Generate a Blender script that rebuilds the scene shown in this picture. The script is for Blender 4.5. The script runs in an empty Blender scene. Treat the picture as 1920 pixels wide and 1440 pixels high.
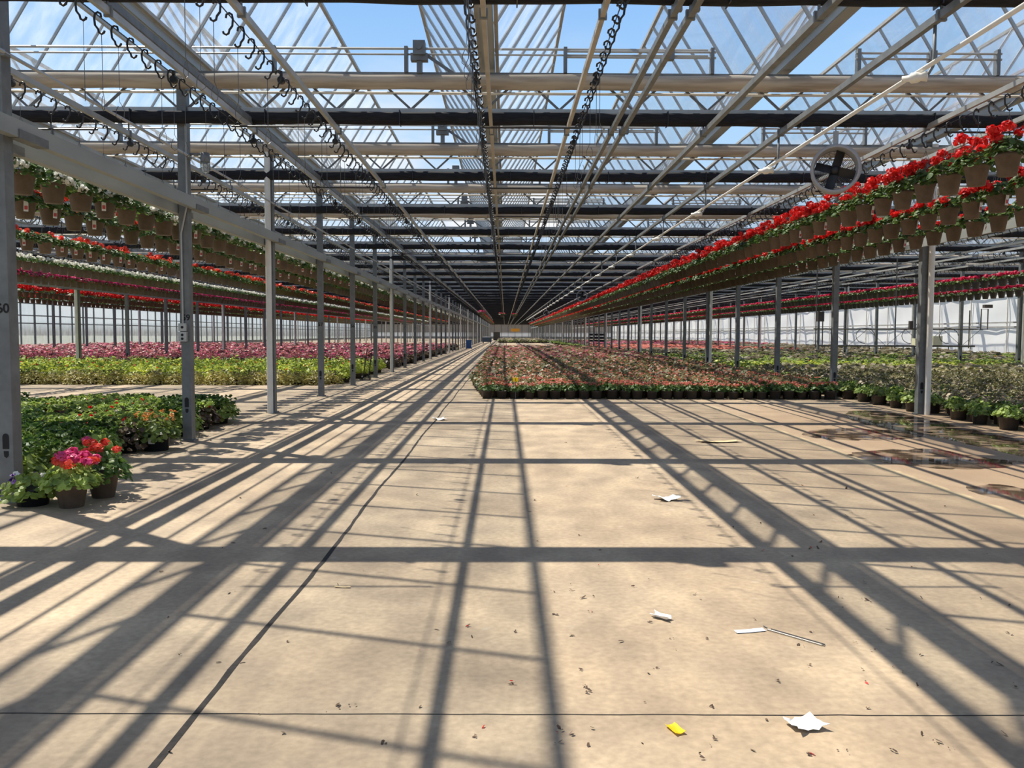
import bpy, math, random
import numpy as np
from mathutils import Vector, Matrix
from math import pi, sin, cos, radians as R

C = bpy.context.scene.collection
SC = bpy.context.scene
random.seed(7)

# ------------------------------------------------------------------ camera, sky, sun, exposure
CAMH = 1.58
FPX = 1600.0
cam = bpy.data.objects.new('camera', bpy.data.cameras.new('camera'))
C.objects.link(cam)
cam.data.sensor_width = 36.0
cam.data.lens = 36.0 * FPX / 1920
cam.data.clip_start = 0.05
cam.data.clip_end = 2000
cam.location = (0, 0, CAMH)
PITCH, YAW, ROLL = math.atan(94 / FPX), math.atan(13 / FPX), -0.0032
cam.rotation_euler = (pi / 2 - PITCH, ROLL, -YAW)
SC.camera = cam
CM = cam.rotation_euler.to_matrix()

def proj(x, y, z):
    p = CM.transposed() @ (Vector((x, y, z)) - Vector((0, 0, CAMH)))
    d = -p.z
    if d < .05:
        return None
    return 960 + FPX * p.x / d, 720 - FPX * p.y / d, d

def inframe(x, y, z, m=25):
    p = proj(x, y, z)
    return p is not None and -m < p[0] < 1920 + m and -m < p[1] < 1440 + m

def onfloor(px, py, h=0.0):
    d = CM @ Vector(((px - 960) / FPX, (720 - py) / FPX, -1))
    t = (h - CAMH) / d.z
    return Vector((d.x * t, d.y * t, h))

world = bpy.data.worlds.new('sky')
SC.world = world
world.use_nodes = True
wt = world.node_tree
wt.nodes.clear()
def wn(t): return wt.nodes.new(t)
tc = wn('ShaderNodeTexCoord'); sep = wn('ShaderNodeSeparateXYZ'); ramp = wn('ShaderNodeValToRGB')
wt.links.new(tc.outputs['Generated'], sep.inputs[0])
wt.links.new(sep.outputs['Z'], ramp.inputs[0])
cr = ramp.color_ramp
cr.elements[0].position = 0.0; cr.elements[0].color = (.16, .15, .12, 1)
cr.elements[1].position = 1.0; cr.elements[1].color = (.19, .25, .40, 1)
for p, c in ((.012, (.70, .77, .82, 1)), (.10, (.58, .76, .97, 1)), (.25, (.42, .69, 1.0, 1)), (.40, (.25, .50, .96, 1)), (.60, (.17, .30, .60, 1))):
    e = cr.elements.new(p); e.color = c
mp = wn('ShaderNodeMapping'); mp.inputs['Scale'].default_value = (1, 1, 3.2)
nz = wn('ShaderNodeTexNoise'); nz.inputs['Scale'].default_value = 3.4; nz.inputs['Detail'].default_value = 7
wt.links.new(tc.outputs['Generated'], mp.inputs[0]); wt.links.new(mp.outputs[0], nz.inputs[0])
cl = wn('ShaderNodeValToRGB'); cl.color_ramp.elements[0].position = .54; cl.color_ramp.elements[1].position = .68
wt.links.new(nz.outputs['Fac'], cl.inputs[0])
el = wn('ShaderNodeMapRange'); el.inputs['From Min'].default_value = .34; el.inputs['From Max'].default_value = .16
wt.links.new(sep.outputs['Z'], el.inputs['Value'])
mu = wn('ShaderNodeMath'); mu.operation = 'MULTIPLY'
wt.links.new(cl.outputs[0], mu.inputs[0]); wt.links.new(el.outputs[0], mu.inputs[1])
ab = wn('ShaderNodeMath'); ab.operation = 'GREATER_THAN'; ab.inputs[1].default_value = 0.01
wt.links.new(sep.outputs['Z'], ab.inputs[0])
mu2 = wn('ShaderNodeMath'); mu2.operation = 'MULTIPLY'
wt.links.new(mu.outputs[0], mu2.inputs[0]); wt.links.new(ab.outputs[0], mu2.inputs[1])
mx = wn('ShaderNodeMixRGB'); mx.inputs[2].default_value = (1.0, 1.0, 1.0, 1)
wt.links.new(mu2.outputs[0], mx.inputs[0]); wt.links.new(ramp.outputs[0], mx.inputs[1])
bg = wn('ShaderNodeBackground'); bg.inputs['Strength'].default_value = 1.0
wo = wn('ShaderNodeOutputWorld')
wt.links.new(mx.outputs[0], bg.inputs[0]); wt.links.new(bg.outputs[0], wo.inputs[0])

KX, KZ = .47, .37
sun = bpy.data.objects.new('sun', bpy.data.lights.new('sun', 'SUN'))
C.objects.link(sun)
sun.data.energy = 7.2
sun.data.angle = R(.53)
sun.data.color = (1, .94, .83)
sun.rotation_euler = Vector((KX, -KZ, -1)).to_track_quat('-Z', 'Y').to_euler()

SC.view_settings.view_transform = 'Standard'
SC.view_settings.look = 'None'
SC.view_settings.exposure = 0.0
SC.view_settings.gamma = 1.0
SC.view_settings.use_curve_mapping = False
SC.cycles.transparent_max_bounces = 48
SC.cycles.max_bounces = 8
SC.cycles.diffuse_bounces = 3

# ------------------------------------------------------------------ materials
def nodes(m):
    m.use_nodes = True
    t = m.node_tree
    return t, t.nodes, t.links

def mat(name, col, rough=.6, metal=0.0, col2=None, scale=8.0, vary=0.0, trans=0.0, detail=4, bump=0.0, lo=.35, hi=.65, stretch=None):
    m = bpy.data.materials.new(name)
    t, N, L = nodes(m)
    b = N['Principled BSDF']
    b.inputs['Roughness'].default_value = rough
    b.inputs['Metallic'].default_value = metal
    out = N['Material Output']
    src = None
    if col2 is not None:
        co = N.new('ShaderNodeTexCoord')
        no = N.new('ShaderNodeTexNoise'); no.inputs['Scale'].default_value = scale; no.inputs['Detail'].default_value = detail
        v = co.outputs['Object']
        if stretch:
            ma = N.new('ShaderNodeMapping'); ma.inputs['Scale'].default_value = stretch
            L.new(v, ma.inputs[0]); v = ma.outputs[0]
        L.new(v, no.inputs['Vector'])
        rp = N.new('ShaderNodeValToRGB')
        rp.color_ramp.elements[0].position = lo; rp.color_ramp.elements[0].color = (*col, 1)
        rp.color_ramp.elements[1].position = hi; rp.color_ramp.elements[1].color = (*col2, 1)
        L.new(no.outputs['Fac'], rp.inputs[0])
        src = rp.outputs[0]
        if bump:
            bp = N.new('ShaderNodeBump'); bp.inputs['Strength'].default_value = bump
            L.new(no.outputs['Fac'], bp.inputs['Height']); L.new(bp.outputs[0], b.inputs['Normal'])
    if vary:
        oi = N.new('ShaderNodeObjectInfo')
        hs = N.new('ShaderNodeHueSaturation')
        mr = N.new('ShaderNodeMapRange'); mr.inputs['To Min'].default_value = 1 - vary; mr.inputs['To Max'].default_value = 1 + vary
        L.new(oi.outputs['Random'], mr.inputs[0]); L.new(mr.outputs[0], hs.inputs['Value'])
        if src: L.new(src, hs.inputs['Color'])
        else: hs.inputs['Color'].default_value = (*col, 1)
        src = hs.outputs[0]
    if src: L.new(src, b.inputs['Base Color'])
    else: b.inputs['Base Color'].default_value = (*col, 1)
    if trans:
        tr = N.new('ShaderNodeBsdfTranslucent')
        if src: L.new(src, tr.inputs['Color'])
        else: tr.inputs['Color'].default_value = (*col, 1)
        ms = N.new('ShaderNodeMixShader'); ms.inputs[0].default_value = trans
        L.new(b.outputs[0], ms.inputs[1]); L.new(tr.outputs[0], ms.inputs[2]); L.new(ms.outputs[0], out.inputs['Surface'])
    return m

def glass(name, clear, haze, streak=0.0):
    m = bpy.data.materials.new(name)
    t, N, L = nodes(m)
    N.remove(N['Principled BSDF'])
    out = N['Material Output']
    tr = N.new('ShaderNodeBsdfTransparent'); tr.inputs[0].default_value = (*clear, 1)
    df = N.new('ShaderNodeBsdfDiffuse'); df.inputs[0].default_value = (.85, .87, .88, 1)
    tl = N.new('ShaderNodeBsdfTranslucent'); tl.inputs[0].default_value = (.90, .93, .97, 1)
    gl = N.new('ShaderNodeBsdfGlossy'); gl.inputs['Roughness'].default_value = .05
    a = N.new('ShaderNodeMixShader'); a.inputs[0].default_value = .6
    L.new(df.outputs[0], a.inputs[1]); L.new(tl.outputs[0], a.inputs[2])
    b = N.new('ShaderNodeMixShader')
    co = N.new('ShaderNodeTexCoord'); ma = N.new('ShaderNodeMapping'); ma.inputs['Scale'].default_value = (.9, .9, .35)
    no = N.new('ShaderNodeTexNoise'); no.inputs['Scale'].default_value = 3.0; no.inputs['Detail'].default_value = 5
    mr = N.new('ShaderNodeMapRange'); mr.inputs['From Min'].default_value = .35; mr.inputs['From Max'].default_value = .75
    mr.inputs['To Min'].default_value = haze; mr.inputs['To Max'].default_value = haze + streak
    L.new(co.outputs['Object'], ma.inputs[0]); L.new(ma.outputs[0], no.inputs['Vector']); L.new(no.outputs['Fac'], mr.inputs[0])
    L.new(mr.outputs[0], b.inputs[0])
    L.new(tr.outputs[0], b.inputs[1]); L.new(a.outputs[0], b.inputs[2])
    fr = N.new('ShaderNodeFresnel'); fr.inputs[0].default_value = 1.2
    fm = N.new('ShaderNodeMath'); fm.operation = 'MULTIPLY'; fm.inputs[1].default_value = .15
    L.new(fr.outputs[0], fm.inputs[0])
    c = N.new('ShaderNodeMixShader')
    L.new(fm.outputs[0], c.inputs[0]); L.new(b.outputs[0], c.inputs[1]); L.new(gl.outputs[0], c.inputs[2])
    L.new(c.outputs[0], out.inputs['Surface'])
    return m

M = {}
M['galv'] = mat('galvanised_steel', (.125, .132, .132), .5, .2, (.19, .20, .20), 7, lo=.3, hi=.7)
M['beam'] = mat('beam_steel', (.26, .28, .275), .5, .2, (.34, .36, .35), 3, lo=.3, hi=.7, stretch=(1, .25, 1))
M['alu'] = mat('aluminium', (.34, .345, .335), .42, .3, (.44, .44, .42), 3)
M['alu_warm'] = mat('weathered_aluminium', (.34, .31, .26), .5, .2, (.42, .385, .33), 4)
M['white_pipe'] = mat('white_plastic', (.78, .76, .70), .45, 0, (.70, .67, .60), 5)
M['black_cloth'] = mat('black_screen_cloth', (.006, .006, .008), .95, 0, (.016, .016, .019), 6, stretch=(1, 8, 8))
M['pale_cloth'] = mat('pale_screen_cloth', (.64, .57, .47), .8, 0, (.46, .39, .31), 2.2, trans=.4, stretch=(.6, 5, 7), lo=.4, hi=.62)
M['black_plastic'] = mat('black_plastic', (.012, .012, .014), .4)
M['dark'] = mat('dark_recess', (.012, .012, .012), .8)
M['brown_pot'] = mat('taupe_pot', (.105, .078, .057), .6, 0, (.14, .104, .076), 12, vary=.15)
M['dark_pot'] = mat('dark_brown_pot', (.050, .042, .036), .55, 0, (.075, .062, .052), 12, vary=.2)
M['black_pot'] = mat('black_pot', (.014, .014, .017), .5)
M['wire'] = mat('thin_wire', (.12, .12, .12), .4, .6)
M['tag'] = mat('white_plant_tag', (.80, .80, .78), .5)
M['tag_red'] = mat('tag_picture', (.55, .08, .08), .5)
M['leaf'] = mat('geranium_leaf', (.035, .09, .015), .5, 0, (.13, .21, .04), 14, vary=.25, trans=.35)
M['leaf_dark'] = mat('deep_green_leaf', (.06, .13, .025), .45, 0, (.40, .50, .11), 9, vary=.3, trans=.5, lo=.28, hi=.58)
M['leaf_burgundy'] = mat('burgundy_leaf', (.07, .038, .03), .5, 0, (.17, .12, .05), 11, vary=.3, trans=.25)
M['leaf_gold'] = mat('golden_leaf', (.36, .30, .07), .55, 0, (.52, .45, .13), 11, vary=.2, trans=.35)
M['leaf_lime'] = mat('lime_leaf', (.40, .50, .05), .5, 0, (.66, .68, .11), 11, vary=.2, trans=.4)
M['leaf_olive'] = mat('bronze_green_leaf', (.12, .13, .045), .5, 0, (.30, .26, .12), 12, vary=.25, trans=.35)
M['leaf_pale'] = mat('pale_mauve_leaf', (.22, .21, .11), .55, 0, (.42, .33, .24), 12, vary=.2, trans=.3)
M['red'] = mat('red_petal', (.62, .008, .010), .5, 0, (.85, .03, .02), 20, vary=.12, trans=.4)
M['scarlet'] = mat('scarlet_petal', (.75, .05, .03), .5, 0, (.90, .13, .07), 20, vary=.12, trans=.4)
M['salmon'] = mat('salmon_petal', (.62, .13, .09), .5, 0, (.80, .33, .25), 20, vary=.2, trans=.4)
M['pink'] = mat('pink_petal', (.60, .03, .17), .5, 0, (.85, .12, .32), 20, vary=.15, trans=.4)
M['magenta'] = mat('crimson_petal', (.55, .008, .06), .5, 0, (.75, .03, .12), 20, vary=.12, trans=.4)
M['rose'] = mat('dusky_rose_petal', (.30, .05, .07), .5, 0, (.48, .16, .16), 20, vary=.25, trans=.35)
M['white'] = mat('white_petal', (.85, .84, .74), .5, 0, (.95, .94, .88), 20, trans=.4)
M['purple'] = mat('purple_petal', (.10, .02, .22), .5, trans=.3)
M['orange'] = mat('orange_petal', (.70, .22, .05), .5, 0, (.75, .42, .12), 20, trans=.3)
M['glass'] = glass('roof_glass', (.95, .97, .98), .10, .30)
M['wall_glass'] = glass('hazy_wall_glass', (.72, .76, .76), .22, .22)
M['white_film'] = mat('white_wall_film', (.93, .93, .92), .5, 0, (.88, .88, .87), .6, trans=.4, stretch=(1, .6, .3))
M['paper'] = mat('white_paper', (.85, .84, .80), .7, 0, (.78, .76, .72), 9)
M['brown_paper'] = mat('brown_paper', (.62, .46, .24), .8, 0, (.70, .55, .32), 6)
M['yellow'] = mat('yellow_card', (.90, .72, .02), .6, trans=.5)
M['blue'] = mat('blue_plastic', (.02, .10, .30), .5)
M['joint'] = mat('black_joint_filler', (.010, .009, .008), .9, 0, (.03, .022, .018), 30)
M['dirt'] = mat('brown_debris', (.07, .045, .03), .9, 0, (.13, .08, .05), 20)
M['orange_paint'] = mat('orange_paint', (.80, .36, .03), .5)

# concrete floor: tan, mottled; a damp brown area and a pale mineral line to the right
def concrete():
    m = bpy.data.materials.new('concrete')
    t, N, L = nodes(m)
    b = N['Principled BSDF']
    co = N.new('ShaderNodeTexCoord')
    def noise(s, d, st=None):
        n = N.new('ShaderNodeTexNoise'); n.inputs['Scale'].default_value = s; n.inputs['Detail'].default_value = d
        v = co.outputs['Object']
        if st:
            q = N.new('ShaderNodeMapping'); q.inputs['Scale'].default_value = st; L.new(v, q.inputs[0]); v = q.outputs[0]
        L.new(v, n.inputs['Vector'])
        return n.outputs['Fac']
    def ramp(f, a, b_, ca, cb):
        r = N.new('ShaderNodeValToRGB'); e = r.color_ramp.elements
        e[0].position = a; e[0].color = ca; e[1].position = b_; e[1].color = cb
        L.new(f, r.inputs[0]); return r.outputs[0]
    def mix(f, a, b_, mode='MIX'):
        x = N.new('ShaderNodeMixRGB'); x.blend_type = mode
        if isinstance(f, float): x.inputs[0].default_value = f
        else: L.new(f, x.inputs[0])
        for i, s in ((1, a), (2, b_)):
            if isinstance(s, tuple): x.inputs[i].default_value = s
            else: L.new(s, x.inputs[i])
        return x.outputs[0]
    def math_(op, a, b_=None, c=None):
        x = N.new('ShaderNodeMath'); x.operation = op
        for i, s in enumerate((a, b_, c)):
            if s is None: continue
            if isinstance(s, (int, float)): x.inputs[i].default_value = s
            else: L.new(s, x.inputs[i])
        return x.outputs[0]
    big = ramp(noise(.55, 6), .36, .66, (.355, .272, .185, 1), (.465, .37, .26, 1))
    mid = ramp(noise(2.6, 8, (1, .55, 1)), .34, .70, (.70, .68, .655, 1), (1.15, 1.12, 1.05, 1))
    c = mix(1.0, big, mid, 'MULTIPLY')
    fine = ramp(noise(26, 5), .3, .7, (.84, .83, .82, 1), (1.10, 1.10, 1.10, 1))
    c = mix(1.0, c, fine, 'MULTIPLY')
    spots = ramp(noise(7, 9), .66, .78, (0, 0, 0, 1), (1, 1, 1, 1))
    c = mix(math_('MULTIPLY', spots, .35), c, (.50, .45, .37, 1))
    sx = N.new('ShaderNodeSeparateXYZ'); L.new(co.outputs['Object'], sx.inputs[0])
    nd = noise(1.1, 6)
    # damp brown side, x > 4.4
    xx = math_('ADD', sx.outputs['X'], math_('MULTIPLY', math_('SUBTRACT', nd, .5), 1.6))
    damp = N.new('ShaderNodeMapRange'); damp.inputs['From Min'].default_value = 2.2; damp.inputs['From Max'].default_value = 6.2
    L.new(xx, damp.inputs[0])
    near = N.new('ShaderNodeMapRange'); near.inputs['From Min'].default_value = 21; near.inputs['From Max'].default_value = 16
    L.new(sx.outputs['Y'], near.inputs[0])
    dm = math_('MULTIPLY', damp.outputs[0], near.outputs[0])
    c = mix(math_('MULTIPLY', dm, .9), c, (.27, .18, .105, 1))
    # pale line
    d = math_('ABSOLUTE', math_('SUBTRACT', sx.outputs['X'], 4.5))
    d = math_('ADD', d, math_('MULTIPLY', math_('SUBTRACT', noise(3, 5), .5), .16))
    ln = N.new('ShaderNodeMapRange'); ln.inputs['From Min'].default_value = .085; ln.inputs['From Max'].default_value = .03
    L.new(d, ln.inputs[0])
    c = mix(math_('MULTIPLY', math_('MULTIPLY', ln.outputs[0], near.outputs[0]), .7), c, (.60, .47, .27, 1))
    L.new(c, b.inputs['Base Color'])
    b.inputs['Roughness'].default_value = .75
    bp = N.new('ShaderNodeBump'); bp.inputs['Strength'].default_value = .15; bp.inputs['Distance'].default_value = .02
    L.new(noise(18, 8), bp.inputs['Height']); L.new(bp.outputs[0], b.inputs['Normal'])
    return m
M['concrete'] = concrete()

def water():
    m = bpy.data.materials.new('shallow_water')
    t, N, L = nodes(m)
    b = N['Principled BSDF']
    b.inputs['Base Color'].default_value = (.075, .05, .035, 1)
    b.inputs['Roughness'].default_value = .03
    b.inputs['IOR'].default_value = 1.5
    co = N.new('ShaderNodeTexCoord'); n = N.new('ShaderNodeTexNoise'); n.inputs['Scale'].default_value = 3.0
    L.new(co.outputs['Object'], n.inputs['Vector'])
    r = N.new('ShaderNodeMapRange'); r.inputs['From Min'].default_value = .42; r.inputs['From Max'].default_value = .56
    r.inputs['To Min'].default_value = .25; r.inputs['To Max'].default_value = 1.0
    L.new(n.outputs['Fac'], r.inputs[0])
    tr = N.new('ShaderNodeBsdfTransparent'); ms = N.new('ShaderNodeMixShader')
    L.new(r.outputs[0], ms.inputs[0]); L.new(tr.outputs[0], ms.inputs[1]); L.new(b.outputs[0], ms.inputs[2])
    L.new(ms.outputs[0], N['Material Output'].inputs['Surface'])
    return m
M['water'] = water()

# ------------------------------------------------------------------ mesh helpers
class MB:
    def __init__(s): s.v = []; s.f = []; s.m = []
    def add(s, vs, fs, mi=0):
        o = len(s.v); s.v.extend(vs)
        for f in fs:
            s.f.append(tuple(i + o for i in f)); s.m.append(mi)
    def box(s, c, d, mi=0, rot=None):
        x, y, z = (k / 2 for k in d)
        vs = [Vector((a * x, b * y, e * z)) for e in (-1, 1) for b in (-1, 1) for a in (-1, 1)]
        if rot is not None: vs = [rot @ v for v in vs]
        c = Vector(c)
        s.add([tuple(v + c) for v in vs], [(0, 2, 3, 1), (4, 5, 7, 6), (0, 1, 5, 4), (2, 6, 7, 3), (0, 4, 6, 2), (1, 3, 7, 5)], mi)
    def bar(s, p, q, w, h=None, mi=0):
        p, q = Vector(p), Vector(q); d = q - p; L = d.length; d.normalize()
        up = Vector((0, 0, 1)) if abs(d.z) < .95 else Vector((0, 1, 0))
        sx = d.cross(up).normalized(); uz = sx.cross(d)
        s.box((p + q) / 2, (w, L, h or w), mi, Matrix((sx, d, uz)).transposed())
    def tube(s, pts, r, n=6, mi=0, closed=False):
        pts = [Vector(p) for p in pts]; N = len(pts); vs = []; fs = []; pu = None
        for i, p in enumerate(pts):
            a = pts[(i - 1) % N] if (i or closed) else p
            b = pts[(i + 1) % N] if (i < N - 1 or closed) else p
            d = (b - a).normalized()
            if pu is None:
                pu = d.orthogonal().normalized()
            pu = (pu - d * pu.dot(d))
            pu = pu.normalized() if pu.length > 1e-6 else d.orthogonal().normalized()
            w = d.cross(pu)
            rr = r[i] if isinstance(r, (list, tuple)) else r
            for k in range(n):
                t = 2 * pi * k / n
                vs.append(tuple(p + (pu * cos(t) + w * sin(t)) * rr))
        for i in range(N if closed else N - 1):
            j = (i + 1) % N
            for k in range(n):
                l = (k + 1) % n
                fs.append((i * n + k, i * n + l, j * n + l, j * n + k))
        if not closed:
            fs.append(tuple(range(n))[::-1]); fs.append(tuple((N - 1) * n + k for k in range(n)))
        s.add(vs, fs, mi)
    def lathe(s, prof, n=16, c=(0, 0, 0), mi=0, axis='z'):
        vs = []; fs = []
        for r, h in prof:
            for k in range(n):
                t = 2 * pi * k / n
                q = (r * cos(t), r * sin(t), h)
                if axis == 'y': q = (q[0], q[2], q[1])
                vs.append((q[0] + c[0], q[1] + c[1], q[2] + c[2]))
        for i in range(len(prof) - 1):
            for k in range(n):
                l = (k + 1) % n
                fs.append((i * n + k, i * n + l, (i + 1) * n + l, (i + 1) * n + k))
        s.add(vs, fs, mi)
    def poly(s, c, nrm, r, n=6, mi=0, el=1.0, rng=random, cup=0.0):
        nrm = Vector(nrm).normalized(); u = nrm.orthogonal().normalized(); w = nrm.cross(u)
        a = rng.random() * 6.28; c = Vector(c)
        u2 = u * cos(a) + w * sin(a); w2 = w * cos(a) - u * sin(a)
        s.add([tuple(c + u2 * (r * el * cos(2 * pi * k / n)) + w2 * (r * sin(2 * pi * k / n)) + nrm * (cup * r * abs(cos(2 * pi * k / n)))) for k in range(n)], [tuple(range(n))], mi)
    def sub(s, mi):
        o = MB(); ids = {}
        for f, m in zip(s.f, s.m):
            if m == mi:
                g = []
                for i in f:
                    if i not in ids: ids[i] = len(o.v); o.v.append(s.v[i])
                    g.append(ids[i])
                o.f.append(tuple(g)); o.m.append(0)
        return o
    def mesh(s, name, mats, smooth=False):
        me = bpy.data.meshes.new(name)
        me.from_pydata([tuple(v) for v in s.v], [], s.f)
        for m in (mats if isinstance(mats, (list, tuple)) else [mats]): me.materials.append(m)
        me.polygons.foreach_set('material_index', s.m)
        if smooth: me.polygons.foreach_set('use_smooth', [True] * len(me.polygons))
        me.update()
        return me
    def build(s, name, mats, parent=None, smooth=False, loc=(0, 0, 0), rz=0):
        return obj(name, s.mesh(name, mats, smooth), parent, loc, rz)

def obj(name, me, parent=None, loc=(0, 0, 0), rz=0):
    o = bpy.data.objects.new(name, me); C.objects.link(o)
    o.location = loc; o.rotation_euler = (0, 0, rz)
    if parent is not None: o.parent = parent
    return o
def empty(name, loc, rz=0):
    return obj(name, None, None, loc, rz)
def tag(o, label=None, cat=None, group=None, kind=None):
    if label: o['label'] = label
    if cat: o['category'] = cat
    if group: o['group'] = group
    if kind: o['kind'] = kind
    return o
def struct(o, label=None, cat=None):
    return tag(o, label, cat, kind='structure')

ONES = ['', 'first', 'second', 'third', 'fourth', 'fifth', 'sixth', 'seventh', 'eighth', 'ninth', 'tenth', 'eleventh', 'twelfth', 'thirteenth', 'fourteenth', 'fifteenth', 'sixteenth', 'seventeenth', 'eighteenth', 'nineteenth']
TENS = {2: 'twent', 3: 'thirt', 4: 'fort', 5: 'fift', 6: 'sixt', 7: 'sevent', 8: 'eight', 9: 'ninet'}
def nth(n):
    if n < 20: return ONES[n]
    t, u = divmod(n, 10)
    return TENS[t] + ('ieth' if u == 0 else 'y-' + ONES[u])

def near(n):
    return 'nearest' if n == 1 else nth(n) + '-nearest'

def replicate(name, bases, placements, mats, loc=(0, 0, 0)):
    """one mesh with many placed copies: placements = (base index, x, y, z, rot, scale xy, scale z)"""
    V = []; loops = []; starts = []; totals = []; mi = []; vo = 0; lo = 0
    pre = []
    for b in bases:
        v = np.array(b.v, dtype=np.float32)
        li = np.array([i for f in b.f for i in f], dtype=np.int32)
        tt = np.array([len(f) for f in b.f], dtype=np.int32)
        pre.append((v, li, tt, np.array(b.m, dtype=np.int32)))
    for (bi, x, y, z, rt, sc, sz) in placements:
        v, li, tt, mm = pre[bi]
        c, s_ = cos(rt) * sc, sin(rt) * sc
        w = np.empty_like(v)
        w[:, 0] = v[:, 0] * c - v[:, 1] * s_ + x
        w[:, 1] = v[:, 0] * s_ + v[:, 1] * c + y
        w[:, 2] = v[:, 2] * sz + z
        V.append(w); loops.append(li + vo); totals.append(tt); mi.append(mm)
        vo += len(v)
    V = np.concatenate(V); loops = np.concatenate(loops); totals = np.concatenate(totals); mi = np.concatenate(mi)
    starts = np.concatenate(([0], np.cumsum(totals)[:-1])).astype(np.int32)
    me = bpy.data.meshes.new(name)
    me.vertices.add(len(V)); me.vertices.foreach_set('co', V.ravel())
    me.loops.add(len(loops)); me.loops.foreach_set('vertex_index', loops)
    me.polygons.add(len(totals)); me.polygons.foreach_set('loop_start', starts); me.polygons.foreach_set('loop_total', totals)
    for m in mats: me.materials.append(m)
    me.polygons.foreach_set('material_index', mi)
    me.update(calc_edges=True); me.validate()
    return obj(name, me, None, loc)

# ------------------------------------------------------------------ the grid of the house
Y0, S, NP = 7.97, 4.5, 60           # post lines
YEND = Y0 + S * (NP - 1)
XL, XR = -43.0, 34.0
PX = [-30.2, -17.37, -4.62, 8.30, 21.12]
GUT = [-4.52 + 4.275 * j for j in range(-9, 10)]
HG = 5.45
def yk(k): return Y0 + S * k

# ------------------------------------------------------------------ floor, outside ground, walls
b = MB(); b.box((-4.5, 132, -.06), (80, 290, .12))
struct(b.build('floor', M['concrete']), 'tan concrete floor striped with the shadows of the roof frame', 'floor')
b = MB(); b.box((0, 130, -.35), (700, 700, .3))
struct(b.build('ground', mat('outside_ground', (.16, .17, .09), .9, 0, (.24, .22, .15), .2)), 'open ground outside the greenhouse', 'ground')

# joints in the slab
rng = random.Random(3)
b = MB(); vs = []; n = 420
for i in range(n):
    y = .5 + 80 * i / (n - 1)
    w = .011 + .006 * rng.random()
    x = -1.27 + .012 * sin(y * 1.3) + .008 * (rng.random() - .5)
    vs += [(x - w, y, .002), (x + w, y, .002)]
b.add(vs, [(2 * i, 2 * i + 1, 2 * i + 3, 2 * i + 2) for i in range(n - 1)])
struct(b.build('trim_1', M['joint']), 'black filled slab joint running down the aisle', 'floor joint')
b = MB(); vs = []; n = 160
for i in range(n):
    x = -8 + 18 * i / (n - 1); y = 3.46 - .006 * x + .006 * (rng.random() - .5); w = .0028
    vs += [(x, y - w, .002), (x, y + w, .002)]
b.add(vs, [(2 * i, 2 * i + 2, 2 * i + 3, 2 * i + 1) for i in range(n - 1)])
struct(b.build('trim_2', M['joint']), 'hairline slab joint running across the near floor', 'floor joint')

# left glass wall
w = struct(empty('wall_left', (XL, 0, 0)), 'long hazy glass side wall with grey mullions beyond the pink flowers', 'wall')
b = MB(); b.box((0, 133, .15), (.14, 284, .3)); b.build('plinth', M['alu_warm'], w)
b = MB(); b.add([(0, -8, .3), (0, YEND, .3), (0, YEND, 5.5), (0, -8, 5.5)], [(0, 1, 2, 3)]); b.build('pane', M['wall_glass'], w)
b = MB()
for i in range(125): b.box((.03, -7 + 2.25 * i, 2.75), (.12, .10 if i % 2 else .17, 5.5))
for h in (.35, 2.4, 3.1, 4.2): b.box((.05, 133, h), (.12, 284, .09))
b.build('mullion', M['galv'], w)
# right wall of white film
w = struct(empty('wall_right', (XR, 0, 0)), 'long side wall sheeted in bright white film behind the far flower rows', 'wall')
b = MB(); vs = []; ny, nz = 190, 14
for i in range(ny):
    for j in range(nz):
        y = -8 + (YEND + 8) * i / (ny - 1); h = 5.6 * j / (nz - 1)
        vs.append((.05 * sin(y * 1.9 + h) * sin(h * 1.1) + .04 * sin(y * .7 + 2.2 * h), y, h))
b.add(vs, [(i * nz + j, i * nz + j + 1, (i + 1) * nz + j + 1, (i + 1) * nz + j) for i in range(ny - 1) for j in range(nz - 1)])
b.build('film', M['white_film'], w, True)
b = MB()
for h in (2.15, 2.45, 4.4): b.box((-.16, 133, h), (.06, 284, .1))
b.build('rail', M['alu'], w)
b = MB()
for i in range(62): b.box((-.12, Y0 + S * (i - 2), 2.75), (.08, .05, 5.5))
b.build('mullion', M['white_pipe'], w)
# end wall
w = struct(empty('wall_end', (0, YEND + .6, 0)), 'far end wall of the greenhouse with a bright strip of glazing', 'wall')
b = MB(); b.box((-4.5, .1, .35), (78, .2, .7)); b.box((-4.5, .1, 4.1), (78, .2, 4.2)); b.build('panel', M['alu_warm'], w)
b = MB(); b.box((-4.5, .05, 1.35), (77, .04, 1.3)); b.build('pane', M['white_film'], w)
b = MB()
for i in range(36): b.box((-43 + 2.2 * i, -.05, 2.75), (.1, .1, 5.5))
b.build('mullion', M['galv'], w)

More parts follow.
